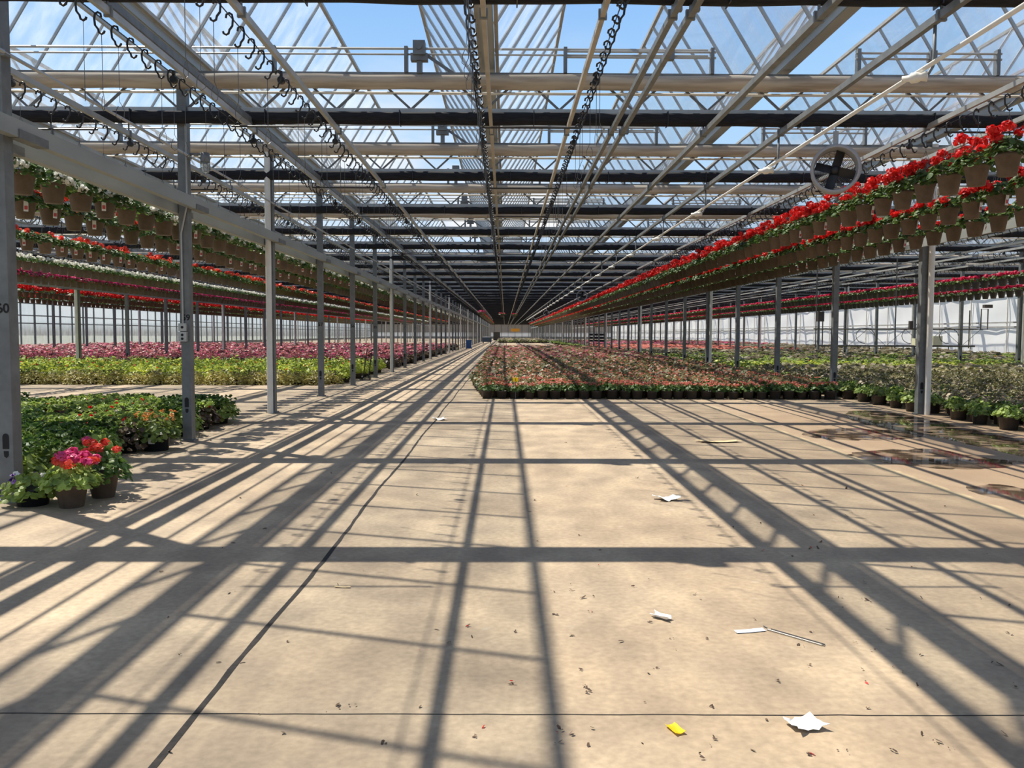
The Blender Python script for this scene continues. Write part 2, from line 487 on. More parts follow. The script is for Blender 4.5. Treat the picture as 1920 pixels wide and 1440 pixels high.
# ------------------------------------------------------------------ roof: gutters and opened roof windows hinged on them
LP, TH = 2.2, R(58)
RY0, RY1 = -5.0, YEND
for side in (-1, 1):
    dx, dz = side * LP * cos(TH), LP * sin(TH)
    p = MB(); p.add([(side * .1, RY0, .05), (side * .1, RY1, .05), (side * .1 + dx, RY1, .05 + dz), (side * .1 + dx, RY0, .05 + dz)], [(0, 1, 2, 3)])
    pm = p.mesh('pane', M['glass'])
    f = MB()
    y = RY0
    while y < RY1:
        f.bar((side * .1, y, .04), (side * .1 + dx, y, .04 + dz), .032, .045)
        y += 1.07
    fm = f.mesh('glazing_bar', M['alu'])
    e = MB()
    e.box((side * .1 + dx, (RY0 + RY1) / 2, .05 + dz), (.06, RY1 - RY0, .06))
    e.box((side * .12, (RY0 + RY1) / 2, .06), (.05, RY1 - RY0, .05))
    em = e.mesh('edge_rail', M['alu_warm'])
    for j, gx in enumerate(GUT):
        if (side < 0 and j == 0) or (side > 0 and j == len(GUT) - 1): continue
        o = empty('window_%d' % (j * 2 + (2 if side > 0 else 1)), (gx, 0, HG))
        struct(o, 'opened glass roof sash tilting %s above the %s gutter' % ('right' if side > 0 else 'left', nth(j + 1)), 'roof window')
        obj('pane', pm, o); obj('glazing_bar', fm, o); obj('edge_rail', em, o)
g = MB()
L_ = RY1 - RY0; yc = (RY0 + RY1) / 2
g.box((0, yc, .0), (.15, L_, .02)); g.box((-.08, yc, .06), (.02, L_, .12)); g.box((.08, yc, .06), (.02, L_, .12))
gm = g.mesh('gutter', M['beam'])
for j, gx in enumerate(GUT):
    struct(obj('trim_%d' % (j + 3), gm, None, (gx, 0, HG - .08)), 'aluminium roof gutter, %s from the glass side wall' % nth(j + 1), 'gutter')

# ------------------------------------------------------------------ lattice girders and screens on every post line
def girder_meshes(x0, x1):
    L = x1 - x0; xm = (x0 + x1) / 2
    a = MB(); a.box((xm, 0, 5.285), (L, .05, .05))
    c = MB(); c.box((xm, 0, 4.76), (L, .06, .08))
    w = MB(); n = max(2, round(L / 1.07)); d = L / n
    for i in range(n):
        p = x0 + i * d
        w.bar((p, 0, 4.79), (p + d / 2, 0, 5.27), .03); w.bar((p + d / 2, 0, 5.27), (p + d, 0, 4.79), .03)
    return a.mesh('top_chord', M['galv']), c.mesh('bottom_chord', M['alu']), w.mesh('web', M['galv'])
SPANS = [('over the central aisle', girder_meshes(-4.55, 8.22)), ('over the flower beds towards the glass wall', girder_meshes(XL, -4.69)), ('over the flower beds towards the white wall', girder_meshes(8.4, XR - .1))]
def screen_mesh(name, zc, ry, rz, m, seed, sag):
    rg = random.Random(seed); b = MB(); n = 130; k = 10; vs = []
    for i in range(n):
        x = XL + .2 + (XR - XL - .75) * i / (n - 1)
        dz = sag * (rg.random() - .5); e = 1 + .12 * (rg.random() - .5)
        for j in range(k):
            t = 2 * pi * j / k
            vs.append((x, ry * cos(t) * e, zc + dz + rz * sin(t) * e * (1 + .12 * sin(3 * t + seed))))
    fs = [(i * k + j, i * k + (j + 1) % k, (i + 1) * k + (j + 1) % k, (i + 1) * k + j) for i in range(n - 1) for j in range(k)]
    b.add(vs, fs); return b.mesh(name, m, True)
BS = [screen_mesh('cloth', 4.635, .085, .09, M['black_cloth'], s, .016) for s in range(3)]
PS = [screen_mesh('cloth', 5.155, .11, .105, M['pale_cloth'], 10 + s, .018) for s in range(3)]
sb = MB(); sb.box((0, 0, 4.635), (.012, .185, .195)); sbm = sb.mesh('strap', M['black_plastic'])
hp = MB(); hp.tube([(XL, .12, 5.02), (XR - .3, .12, 5.02)], .02, 6); hpm = hp.mesh('wire_pipe', M['white_pipe'])
for k in range(NP):
    y = yk(k) - .12
    far = k > 13
    for nm, (a, c, w) in SPANS:
        o = empty('lattice_girder', (0, y + .12, 0))
        if far: tag(o, 'distant grey lattice girder ' + nm, 'girder', 'distant girders ' + nm)
        else: tag(o, '%s grey lattice girder from the camera, spanning %s' % (nth(k + 1), nm), 'girder', 'lattice girders ' + nm)
        obj('top_chord', a, o); obj('bottom_chord', c, o); obj('web', w, o)
    o = empty('black_screen', (0, y, 0))
    tag(o, 'distant rolled black shade screen under a girder' if far else 'rolled black shade screen hanging under the %s girder from the camera' % nth(k + 1), 'shade screen', 'rolled black screens')
    obj('cloth', BS[k % 3], o)
    if k < 5:
        for i in range(13): obj('strap', sbm, o, (-11.3 + 1.9 * i + .3 * (k % 2), 0, 0))
    o = empty('pale_screen', (0, y, 0))
    tag(o, 'distant rolled beige energy screen under a top chord' if far else 'rolled beige energy screen along the top of the %s girder from the camera' % nth(k + 1), 'energy screen', 'rolled beige screens')
    obj('cloth', PS[k % 3], o); obj('support_pipe', hpm, o)

# vent drives on the girders: gearbox, rods, brackets
gb = MB(); gb.box((-1.23, -.02, 5.46), (.07, .16, .36)); gb.box((-1.23, -.05, 5.62), (.17, .2, .2)); gb.box((-1.23, -.06, 5.50), (.24, .12, .1))
gb.lathe([(.001, -.17), (.045, -.17), (.045, -.13)], 12, (-1.23, 0, 5.63), 0, 'y')
gbm = gb.mesh('gearbox', M['galv'])
rd = MB()
for z, r in ((5.645, .017), (5.565, .013)): rd.tube([(-30, 0, z), (2.9, 0, z)], r, 6)
for x0, x1 in ((.85, 3.0), (5.0, 7.1)):
    for z in (5.60, 5.52): rd.tube([(x0, -.06, z), (x1, -.06, z)], .016, 6)
rdm = rd.mesh('rod', M['alu'])
b = MB(); b.box((0, -.03, 5.48), (.05, .1, .36)); brm = b.mesh('bracket', M['galv'])
b = MB(); b.box((0, -.05, 5.56), (.1, .12, .14)); blm = b.mesh('bearing', M['galv'])
b = MB(); b.bar((-1.2, 0, 5.6), (-.75, 0, 5.30), .04); bcm = b.mesh('brace', M['galv'])
for k in range(22):
    o = empty('vent_drive', (0, yk(k), 0))
    tag(o, 'grey gearbox and rods of the roof vent drive on the %s girder from the camera' % nth(k + 1), 'vent drive', 'roof vent drives')
    obj('gearbox', gbm, o); obj('rod', rdm, o); obj('brace', bcm, o)
    for x in (.85, 2.95, 5.05, 7.05, -1.42, -3.3, -7.5): obj('bracket', brm, o, (x, 0, 0))
    for x in (2.35, 6.1): obj('bearing', blm, o, (x, 0, 0))

# ------------------------------------------------------------------ posts
pb = MB(); pb.box((0, 0, 2.68), (.13, .15, 5.36)); pb.box((0, 0, .012), (.2, .2, .024))
pm = pb.mesh('column', M['galv'])
sl = MB()
vs = [(.030 * cos(t), -.078, .56 + .05 + .035 * sin(t)) for t in [pi * i / 8 for i in range(9)]] + [(-.030, -.078, .50), (.030, -.078, .50)]
sl.add(vs, [tuple(range(9)) + (9, 10)])
sl.add([(-.022, -.078, .48), (.024, -.078, .48), (.024, -.078, .44), (.005, -.078, .415), (-.018, -.078, .43)], [(0, 1, 2, 3, 4)])
slm = sl.mesh('slot', M['dark'])
dp = MB(); dp.lathe([(.058, .0), (.058, 5.3)], 12); dpm = dp.mesh('downpipe', M['white_pipe'], True)
ROWN = {-30.2: 'second post row towards the glass wall', -17.37: 'first post row towards the glass wall', -4.62: 'post row along the open aisle', 8.30: 'post row along the red baskets', 21.12: 'post row before the white wall'}
for px in PX:
    nmax = NP if px in (-4.62, 8.30) else 44
    cnt = 0
    for k in range(nmax):
        y = yk(k)
        if not inframe(px, y, 1.0, 40): continue
        cnt += 1
        o = empty('steel_post', (px, y, 0))
        if cnt <= 16: tag(o, '%s grey steel post in the %s' % (near(cnt), ROWN[px]), 'post', 'posts of the ' + ROWN[px])
        else: tag(o, 'distant grey steel post in the ' + ROWN[px], 'post', 'posts of the ' + ROWN[px])
        obj('column', pm, o)
        if k < 14: obj('slot', slm, o)
        if k % 4 == 2 and px > -40:
            d = obj('downpipe', dpm, o); d.location = (-.01 if px < 0 else .09, -.14, 0)
            d['label'] = 'white plastic downpipe'
        if px == -4.62 and k < 6 and k != 2:
            cu = bpy.data.curves.new('post_number', 'FONT'); cu.body = str(60 - k); cu.size = .12; cu.align_x = 'CENTER'; cu.extrude = .001; cu.offset = .003
            cu.materials.append(M['dark'])
            tmp = bpy.data.objects.new('post_number', cu); C.objects.link(tmp)
            dgr = bpy.context.evaluated_depsgraph_get(); dgr.update()
            nm_ = bpy.data.meshes.new_from_object(tmp.evaluated_get(dgr)); nm_.name = 'post_number'
            bpy.data.objects.remove(tmp)
            t = obj('post_number', nm_, o, (.012, -.077, 1.76)); t.rotation_euler = (pi / 2, 0, 0); t['label'] = 'black painted post number'

# conduit and outlet boxes on the second aisle post
o = empty('outlet_box', (-4.645, yk(1) - .0755, 1.66)); tag(o, 'pair of grey electrical outlet boxes on post 59', 'electrical outlet')
b = MB(); b.box((0, -.03, 0), (.11, .055, .11)); b.box((0, -.03, -.135), (.12, .06, .14)); ho = b.build('housing', M['alu'], o)
for z in (0, -.11, -.165):
    b = MB(); b.lathe([(.001, -.062), (.02, -.062), (.02, -.055)], 10, (0, 0, z), 0, 'y'); b.build('socket', M['dark'], ho)
b = MB(); b.tube([(0, -.02, .05), (0, -.02, 1.1), (0, -.02, 1.35), (.09, -.02, 1.75), (.09, -.02, 2.9)], .013, 6); b.build('conduit', M['alu'], o)
o = empty('jar_lamp', (-4.46, yk(1) - .05, 4.02)); tag(o, 'caged glass jar lamp bracketed on post 59', 'lamp')
b = MB(); b.lathe([(.001, .13), (.06, .13), (.07, .05), (.065, .0)], 14, (.16, 0, 0)); b.tube([(-.06, 0, .11), (.1, 0, .11)], .02, 6); b.build('cap', M['galv'], o, True)
b = MB(); b.lathe([(.055, .0), (.06, -.06), (.05, -.14), (.001, -.16)], 14, (.16, 0, 0)); jo = b.build('jar', M['wall_glass'], o, True)
b = MB()
for i in range(8):
    t = i * pi / 4; b.tube([(.16 + .066 * cos(t), .066 * sin(t), .02), (.16 + .068 * cos(t), .068 * sin(t), -.1), (.16 + .02 * cos(t), .02 * sin(t), -.17)], .003, 4)
for z in (-.03, -.09): b.tube([(.16 + .069 * cos(t), .069 * sin(t), z) for t in [i * pi / 6 for i in range(12)]], .003, 4, closed=True)
b.build('cage', M['galv'], jo)

# longitudinal beams on the post rows
def long_bar(name, x, z, w, h, m, label, cat, y0=-2.0, y1=YEND, group=None, plates=False, clamp=False):
    o = empty(name, (x, 0, z)); tag(o, label, cat, group)
    b = MB(); b.box((0, (y0 + y1) / 2, 0), (w, y1 - y0, h)); b.build('bar', m, o)
    if plates:
        b = MB(); b.box((0, 0, -h * .28), (w + .025, .5, h * .5)); pm_ = b.mesh('splice_plate', M['galv'])
        for k in range(-1, 30): obj('splice_plate', pm_, o, (0, yk(k) + .25, 0))
    if clamp:
        b = MB(); b.box((0, 0, .0), (w + .03, .035, h + .03)); b.bar((0, 0, h / 2), (0, 0, 4.56 - z), .022); b.box((w * .7, 0, h / 2 + .02), (.09, .06, .035))
        cm_ = b.mesh('clamp', M['galv'])
        for k in range(-1, 30): obj('clamp', cm_, o, (0, yk(k) - .12, 0))
    return o
long_bar('steel_beam', -4.505, 3.445, .09, .16, M['beam'], 'upper grey steel beam bolted to the aisle face of the numbered posts', 'beam', plates=True)
long_bar('steel_beam', -4.74, 3.375, .09, .17, M['beam'], 'lower grey steel beam behind the numbered posts, above the white baskets', 'beam', plates=True)
long_bar('steel_beam', 8.16, 3.40, .07, .20, M['beam'], 'pale steel beam on the posts right below the red basket lines', 'beam', plates=True)
long_bar('steel_beam', 21.0, 3.40, .07, .20, M['beam'], 'pale steel beam on the posts before the white wall', 'beam')
long_bar('steel_beam', -17.3, 3.40, .07, .20, M['beam'], 'steel beam on the inner posts deep behind the white baskets', 'beam')
for x, z, w, h, lab in (
    (1.50, 4.45, .055, .06, 'left one of the twin heating rails above the plant bed'),
    (1.66, 4.45, .055, .06, 'right one of the twin heating rails above the plant bed'),
    (2.82, 4.44, .06, .07, 'single grey roof rail between the twin rails and the lamp rail'),
    (3.93, 4.46, .06, .07, 'grey roof rail that carries the white light pipe'),
    (-3.62, 4.58, .07, .08, 'thick grey roof rail above the empty hooks beside the numbered posts')):
    long_bar('roof_rail', x, z, w, h, M['galv'], lab, 'rail', clamp=True)
for x in (7.80, -23.3, -27.0, -14.5, -20.0, 11.5, 14.0, 16.0, 18.2, 24.0, 27.0):
    long_bar('roof_rail', x, 4.46, .055, .06, M['galv'], 'thin grey roof rail over the side beds', 'rail', group='roof rails over the side beds')
o = tag(empty('conduit_pipe', (0, 0, 0)), 'thin conduit pipe stretched from numbered post to numbered post', 'pipe')
b = MB(); b.tube([(-4.52, -2, 4.10), (-4.52, 110, 4.10)], .018, 6); b.build('pipe', M['alu'], o)
b = MB(); b.box((0, 0, 0), (.05, .08, .06)); cm_ = b.mesh('clip', M['galv'])
for k in range(14): obj('clip', cm_, o, (-4.53, yk(k) - .05, 4.10))

# white light pipe with sockets, dropped from the lamp rail on bent arms
o = empty('light_pipe', (3.85, 0, 4.03)); tag(o, 'long white pipe with white sockets sloping through the roof beside the fan', 'light pipe')
b = MB(); b.tube([(0, 3, 0), (0, 150, 0)], .022, 8); b.build('pipe', M['white_pipe'], o, True)
armb = MB(); armb.tube([(.1, 0, .42), (.1, 0, .12), (.09, 0, .03), (.05, 0, -.04), (-.02, 0, -.06)], .016, 6); arm = armb.mesh('arm', M['galv'], True)
skb = MB(); skb.lathe([(.001, -.09), (.05, -.08), (.036, -.03), (.05, .0), (.05, .05), (.03, .07), (.03, .13), (.001, .13)], 12, (0, 0, 0), 0, 'y'); skm = skb.mesh('socket', M['white_pipe'], True)
for k in range(32):
    y = 8.0 + 4.5 * k
    a = obj('arm', arm, o, (0, y, 0)); s_ = obj('socket', skm, a, (-.05, 0, -.075), R(60)); s_['label'] = 'white plastic socket'

# ------------------------------------------------------------------ circulation fans
def fan(y, label):
    o = empty('circulation_fan', (4.72, y, 3.93)); tag(o, label, 'fan', 'circulation fans along the light pipe'); o.scale = (1.04, 1, 1.04); o.rotation_euler.z = -.30 if y < 20 else 0
    b = MB(); b.lathe([(.29, -.16), (.33, -.17), (.325, -.10), (.30, .02), (.31, .12), (.285, .12), (.27, .02), (.275, -.10), (.29, -.16)], 40, (0, 0, 0), 0, 'y'); b.build('housing', M['fan_ring'], o, True)
    b = MB(); b.lathe([(.001, -.06), (.055, -.06), (.06, .1), (.001, .1)], 16, (0, 0, 0), 0, 'y'); mo = b.build('motor', M['black_plastic'], o, True)
    for q in range(4):
        t = q * pi / 2 + .28
        b = MB(); b.box(Matrix.Rotation(t, 3, 'Y') @ Vector((.15, 0, 0)), (.23, .012, .125), 0, Matrix.Rotation(t, 3, 'Y') @ Matrix.Rotation(.5, 3, 'X')); b.build('blade', M['black_plastic'], mo)
    b = MB()
    for r in np.arange(.06, .28, .02): b.tube([(r * cos(t), .11, r * sin(t)) for t in [i * pi / 14 for i in range(28)]], .0035, 4, closed=True)
    for i in range(24):
        t = i * pi / 12; b.tube([(.05 * cos(t), .11, .05 * sin(t)), (.28 * cos(t), .11, .28 * sin(t))], .003, 4)
    b.build('guard', M['wire'], o)
    b = MB(); b.box((0, -.02, .42), (.07, .02, .22)); b.tube([(0, -.02, .5), (0, -.02, .62)], .01, 5); b.build('hanger', M['alu'], o)
M['fan_ring'] = mat('pale_grey_plastic', (.36, .36, .37), .5)
for k_, lab in ((1, 'big round grey fan with black blades hanging beside the red baskets'), (10, 'small round fan hanging second along the white light pipe'), (20, 'tiny round fan hanging third along the white light pipe'), (30, 'speck-sized round fan hanging fourth along the white light pipe')):
    y = yk(k_) - .12
    fan(y, lab)

# ------------------------------------------------------------------ basket conveyors: rail, hooks, trolleys
def hook_mb(s):
    b = MB()
    P = [(s * .035, -.03), (s * .03, .0), (s * .005, .015), (-s * .02, .0), (-s * .028, -.04), (-s * .022, -.10), (s * .005, -.135), (s * .012, -.165), (s * .035, -.178), (s * .058, -.165), (s * .062, -.148)]
    b.tube([(x, 0, z) for x, z in P], .0105, 6); return b
tro = MB(); tro.lathe([(.001, -.03), (.04, -.03), (.046, 0), (.04, .03), (.001, .03)], 10, (0, 0, 0), 0, 'y'); tro.box((0, 0, .05), (.03, .03, .1)); trom = tro.mesh('trolley', M['black_plastic'])
def conveyor(xs, z, label, sides, y0, y1, railmat, spread=(.11, .11), n_parts=100, clamp=True, cross=True, lift=0.0):
    o = empty('basket_conveyor', (0, 0, z)); tag(o, label, 'basket conveyor')
    spots = []
    for x, s, sp in zip(xs, sides, spread):
        b = MB(); b.box((x, (y0 + y1) / 2, lift), (.045, y1 - y0, .065)); b.build('rail', railmat, o)
        if clamp:
            b = MB(); b.box((0, 0, 0), (.075, .03, .095)); b.tube([(0, 0, .03), (0, 0, 4.6 - z)], .012, 5)
            if lift: b.bar((-.0, 0, -.03), (-sp * s, 0, -lift - .02), .02)
            cm_ = b.mesh('clamp', M['galv'])
            for k in range(-1, 30): obj('clamp', cm_, o, (x, yk(k) - .12, lift))
        b = MB(); b.tube([(x - s * sp, y0, -.015), (x - s * sp, y1, -.015)], .006, 4); b.build('chain', M['black_plastic'], o)
        hm = hook_mb(s).mesh('hook', M['black_plastic'], True)
        i = 0; y = y0 + .2
        while y < y1 - 1:
            if inframe(x, y, z, 60): spots.append((proj(x, y, z)[2], x - s * sp, y, s, hm, i))
            i += 1; y += .335
    spots.sort(key=lambda q: q[0])
    for d, x, y, s, hm, i in spots[:n_parts]:
        obj('hook', hm, o, (x, y, -.005))
    rest = spots[n_parts:]
    if rest:
        hb = [hook_mb(1), hook_mb(-1)]
        hr = replicate('distant_hook', hb, [(0 if q[3] > 0 else 1, q[1], q[2], -.005, 0, 1, 1) for q in rest if q[0] < 130], [M['black_plastic']])
        hr.parent = o; hr['kind'] = 'stuff'
    tb = [(q[1], q[2]) for q in spots if q[5] % 9 == 4 and q[0] < 60]
    for x, y in tb[:20]: obj('trolley', trom, o, (x + .0, y + .1, -.07))
    if cross and len(xs) == 2:
        cb = MB()
        cb.tube([(xs[0] - sides[0] * spread[0], 0, -.10), (xs[1] - sides[1] * spread[1], 0, -.10)], .014, 6)
        cbm = cb.mesh('spreader', M['black_plastic'])
        for k in range(8): obj('spreader', cbm, o, (0, yk(k) - 1.1 + .3 * (k % 3), 0))
    return o
conveyor((-3.56, -2.37), 4.45, 'empty hook conveyor under the thick rail beside the numbered posts', (1, -1), 2.0, 150, M['alu'], (.12, -.12))
conveyor((-.20, .87), 4.45, 'empty hook conveyor along the middle of the aisle roof', (1, -1), 2.0, 262, M['alu_warm'], (.13, .13))
conveyor((-5.35, -6.45), 4.40, 'conveyor carrying white and red baskets just behind the numbered posts', (-1, -1), 5.0, 150, M['alu'], (-.12, -.12))
conveyor((6.03, 7.08), 4.42, 'conveyor carrying the upper and middle lines of red baskets', (1, 1), 5.0, 220, M['alu'], (.10, .10), lift=.13)
conveyor((-9.6, -11.2), 4.32, 'empty hook conveyor behind the white and red basket lines', (-1, -1), 12.0, 110, M['alu'], (.1, .1), 60, False, False)
conveyor((-13.6, -16.3), 4.32, 'conveyor carrying distant white and pink baskets', (-1, -1), 18.0, 140, M['alu'], (.1, .1), 40, False, False)
conveyor((16.6, 18.9), 4.40, 'conveyor carrying crimson baskets before the white wall', (1, 1), 24.0, 170, M['alu'], (-.1, -.1), 40, False, False)
conveyor((11.8, 13.2), 4.40, 'empty hook conveyor behind the red baskets', (1, 1), 15.0, 110, M['alu'], (.1, .1), 60, False, False)

# wire hangers left on the empty hooks
hg = MB(); hg.tube([(0, 0, 0), (0, 0, -.52), (.018, 0, -.55), (.04, 0, -.60), (.035, 0, -.66), (0, 0, -.69), (-.035, 0, -.66), (-.03, 0, -.60), (-.012, 0, -.56)], .0032, 4)
hgm = hg.mesh('wire_hanger', M['wire'])
rng = random.Random(12); cnt = {}
for x, lab in ((-3.645, 'beside the numbered posts'), (-2.525, 'on the inner run by the aisle'), (-.295, 'on the first middle run'), (.965, 'on the second middle run')):
    n = 0
    for i in range(60):
        y = 2.2 + .335 * (i + 9)
        if rng.random() < .55 or not inframe(x, y, 3.95, 0): continue
        n += 1
        if n > 20: break
        o = obj('wire_hanger', hgm, None, (x, y, 4.274), rng.random() * 3)
        tag(o, '%s thin looped wire hanger hanging %s' % (near(n), lab), 'wire hanger', 'empty wire hangers ' + lab)

# ------------------------------------------------------------------ plants
def plant(seed, pot=(.15, .10, .25), R0=.22, hgt=.16, nleaf=150, ls=.035, bloom=None, mats=3, droop=.3, hz=(.75, .55), hr=(0, .95), potn=14, up=.0, upb=None):
    """one potted plant, slots 0 pot, 1 leaves, 2 blooms, 3 second blooms"""
    rg = random.Random(seed); b = MB()
    rt, rb, h = pot
    if h > 0:
        b.lathe([(.001, 0), (rb, 0), (rt * .94, h * .86), (rt, h * .86), (rt * 1.02, h), (rt * .92, h), (rt * .88, h * .88), (.001, h * .88)], potn, (0, 0, 0), 0)
    for i in range(nleaf):
        t = rg.random() * 2 * pi; e = rg.random() ** .7
        rr = R0 * math.sqrt(rg.random()) if rg.random() < .45 else R0 * (.8 + .3 * rg.random())
        zz = hgt * max(0, 1 - (rr / (R0 * 1.1)) ** 2) ** .5
        zz = h + .01 + zz * (.35 + .75 * rg.random()) + up * rg.random()
        if rr > R0 * .8: zz -= droop * rg.random() * hgt
        n = (cos(t) * (.3 + rg.random()), sin(t) * (.3 + rg.random()), .5 + rg.random())
        n = tuple(q + (rg.random() - .5) * .9 for q in n)
        s = ls * (.6 + .7 * rg.random())
        b.poly((rr * cos(t), rr * sin(t), zz), n, s, 6, 1, 1.15, rg, .22)
    for kind, num, size, mi in (bloom or []):
        for i in range(num):
            t = rg.random() * 2 * pi; rr = R0 * (hr[0] + (hr[1] - hr[0]) * math.sqrt(rg.random()))
            zz = h + hgt * (hz[0] + hz[1] * rg.random()) + (.05 if kind == 'head' else .0) + (up * .7 if upb is None else upb * rg.random())
            c = Vector((rr * cos(t), rr * sin(t), zz))
            if kind == 'head':
                b.tube([(rr * .6 * cos(t), rr * .6 * sin(t), h + .02), tuple(c)], .003, 3, 1)
                for q in range(30):
                    d = Vector((rg.gauss(0, 1), rg.gauss(0, 1), rg.gauss(.35, 1))).normalized()
                    b.poly(c + Vector((d.x, d.y, d.z * .75)) * size * (.6 + .55 * rg.random()), d + Vector((rg.gauss(0, .35), rg.gauss(0, .35), rg.gauss(0, .35))), size * (.34 + .2 * rg.random()), 5, mi, 1.0, rg, .25)
            elif kind == 'blob':
                for q in range(7):
                    d = Vector((rg.gauss(0, 1), rg.gauss(0, 1), rg.gauss(.5, .8))).normalized()
                    b.poly(c + d * size * .8, d, size * .7, 5, mi, 1.0, rg)
            else:
                d = Vector((rg.gauss(0, .6), rg.gauss(0, .6), 1))
                b.poly(c, d, size, 5, mi, 1.0, rg, .3)
                if kind == 'star': b.poly(c + Vector((0, 0, .004)), (rg.gauss(0, 1), rg.gauss(0, 1), .8), size * .8, 5, mi, 1.0, rg, .3)
    return b

def hanger_mb(L, rt=.145, h=.25):
    b = MB()
    for i in range(3):
        t = i * 2 * pi / 3 + .4
        b.tube([(rt * cos(t), rt * sin(t), h), (.05 * cos(t), .05 * sin(t), h + L * .55), (0, 0, h + L * .75)], .0028, 3)
    b.tube([(0, 0, h + L * .75), (0, 0, h + L)], .0028, 3)
    return b
tagb = MB(); tagb.box((.158, -.02, .15), (.004, .055, .14), 0, Matrix.Rotation(.12, 3, 'Y')); tagb.box((.1605, -.02, .13), (.003, .04, .05), 1, Matrix.Rotation(.12, 3, 'Y'))
tagm = tagb.mesh('plant_tag', [M['tag'], M['tag_red']])

def kind_set(name, n, potm, leafm, bloomms, args, seed, joined_low=None, hang=None, low=None):
    """n variants: separate part meshes, a joined mesh, and a light joined builder for masses"""
    ms = [potm, leafm] + list(bloomms)
    var = []
    for i in range(n):
        p = plant(seed + i, **args)
        parts = [('pot', p.sub(0).mesh('pot', potm, True)), ('foliage', p.sub(1).mesh('foliage', leafm))]
        for j, bm_ in enumerate(bloomms):
            q = p.sub(2 + j)
            if q.f: parts.append(('blossom', q.mesh('blossom', bm_)))
        j = MB(); j.add(p.v, p.f); j.m = list(p.m)
        if hang:
            hb = hanger_mb(hang, args['pot'][0] * .95, args['pot'][2])
            parts.append(('hanger', hb.mesh('hanger', M['wire'])))
            o = len(j.v); j.v += hb.v; j.f += [tuple(k + o for k in f) for f in hb.f]; j.m += [0] * len(hb.f)
        var.append((parts, j.mesh(name, ms)))
    lows = [plant(seed + 50 + i, **{**args, **(low or {})}) for i in range(3)]
    if hang:
        for q in lows: q.tube([(0, 0, args['pot'][2]), (0, 0, args['pot'][2] + hang)], .004, 3, 0)
    return dict(name=name, var=var, low=lows, mats=ms)

def put(K, i, loc, rz, sc, detail, label, cat, group, tagit=False):
    parts, joined = K['var'][i % len(K['var'])]
    if detail:
        o = empty(K['name'], loc, rz)
        for nm, me in parts: obj(nm, me, o)
        if tagit:
            t = obj('plant_tag', tagm, o); t.rotation_euler = (0, 0, -rz - 1.3 + random.random() * .8)
            t['label'] = 'white care tag with a red picture'
    else:
        o = obj(K['name'], joined, None, loc, rz)
    o.scale = (sc, sc, 1.0 if 'basket' in K['name'] else sc)
    return tag(o, label, cat, group)

LOWB = dict(nleaf=26, ls=.062, potn=7)
HEAD = [('head', 7, .045, 2)]
Kred = kind_set('red_geranium_basket', 5, M['brown_pot'], M['leaf'], [M['red']], dict(pot=(.155, .105, .26), R0=.235, hgt=.16, nleaf=200, ls=.034, bloom=[('head', 11, .066, 2)], up=.04, upb=.10, hz=(.4, .9), hr=(.2, 1.08), droop=.6), 100, hang=.62, low={**LOWB, 'nleaf': 14, 'bloom': [('blob', 12, .085, 2)]})
Kredm = kind_set('red_geranium_basket', 5, M['brown_pot'], M['leaf'], [M['red']], dict(pot=(.155, .105, .26), R0=.23, hgt=.13, nleaf=190, ls=.034, bloom=[('head', 11, .064, 2)], up=.02, upb=.04, hz=(.1, .8), hr=(.45, 1.12), droop=.6), 120, hang=.72, low={**LOWB, 'nleaf': 12, 'bloom': [('blob', 13, .08, 2)]})

Kred2 = kind_set('red_geranium_basket', 4, M['brown_pot'], M['leaf'], [M['red']], dict(pot=(.15, .10, .25), R0=.225, hgt=.12, nleaf=180, ls=.033, bloom=[('head', 3, .052, 2)], hz=(.2, .9), hr=(.4, 1.05), droop=.6), 140, hang=.97, low={**LOWB, 'nleaf': 16, 'bloom': [('blob', 5, .07, 2)]})
Kred3 = kind_set('red_geranium_basket', 4, M['brown_pot'], M['leaf'], [M['scarlet']], dict(pot=(.15, .10, .25), R0=.235, hgt=.13, nleaf=190, ls=.034, bloom=[('head', 5, .055, 2)], hz=(.3, .8), hr=(.5, 1.05), droop=.7), 160, hang=.84, low={**LOWB, 'bloom': [('blob', 6, .07, 2)]})
Kwhite = kind_set('white_geranium_basket', 4, M['brown_pot'], M['leaf'], [M['white']], dict(pot=(.155, .105, .26), R0=.26, hgt=.18, nleaf=230, ls=.036, bloom=[('head', 10, .055, 2)], hz=(-.4, .75), hr=(.75, 1.12), upb=.0, droop=.75), 180, hang=.84, low={**LOWB, 'bloom': [('blob', 9, .075, 2)]})
Kwhite2 = kind_set('white_geranium_basket', 3, M['brown_pot'], M['leaf'], [M['white']], dict(pot=(.15, .10, .25), R0=.24, hgt=.13, nleaf=60, ls=.04, bloom=[('blob', 14, .055, 2)]), 190, hang=.7, low={**LOWB, 'bloom': [('blob', 10, .075, 2)]})
Kpink = kind_set('pink_flower_basket', 3, M['brown_pot'], M['leaf'], [M['pink']], dict(pot=(.15, .10, .25), R0=.23, hgt=.13, nleaf=70, ls=.04, bloom=[('blob', 30, .065, 2)], hz=(.1, 1.2)), 200, hang=.7, low={**LOWB, 'bloom': [('blob', 11, .08, 2)]})
Kcrim = kind_set('crimson_flower_basket', 3, M['dark_pot'], M['leaf'], [M['magenta']], dict(pot=(.15, .10, .25), R0=.24, hgt=.13, nleaf=70, ls=.04, bloom=[('blob', 13, .06, 2)]), 220, hang=.75, low={**LOWB, 'bloom': [('blob', 9, .075, 2)]})

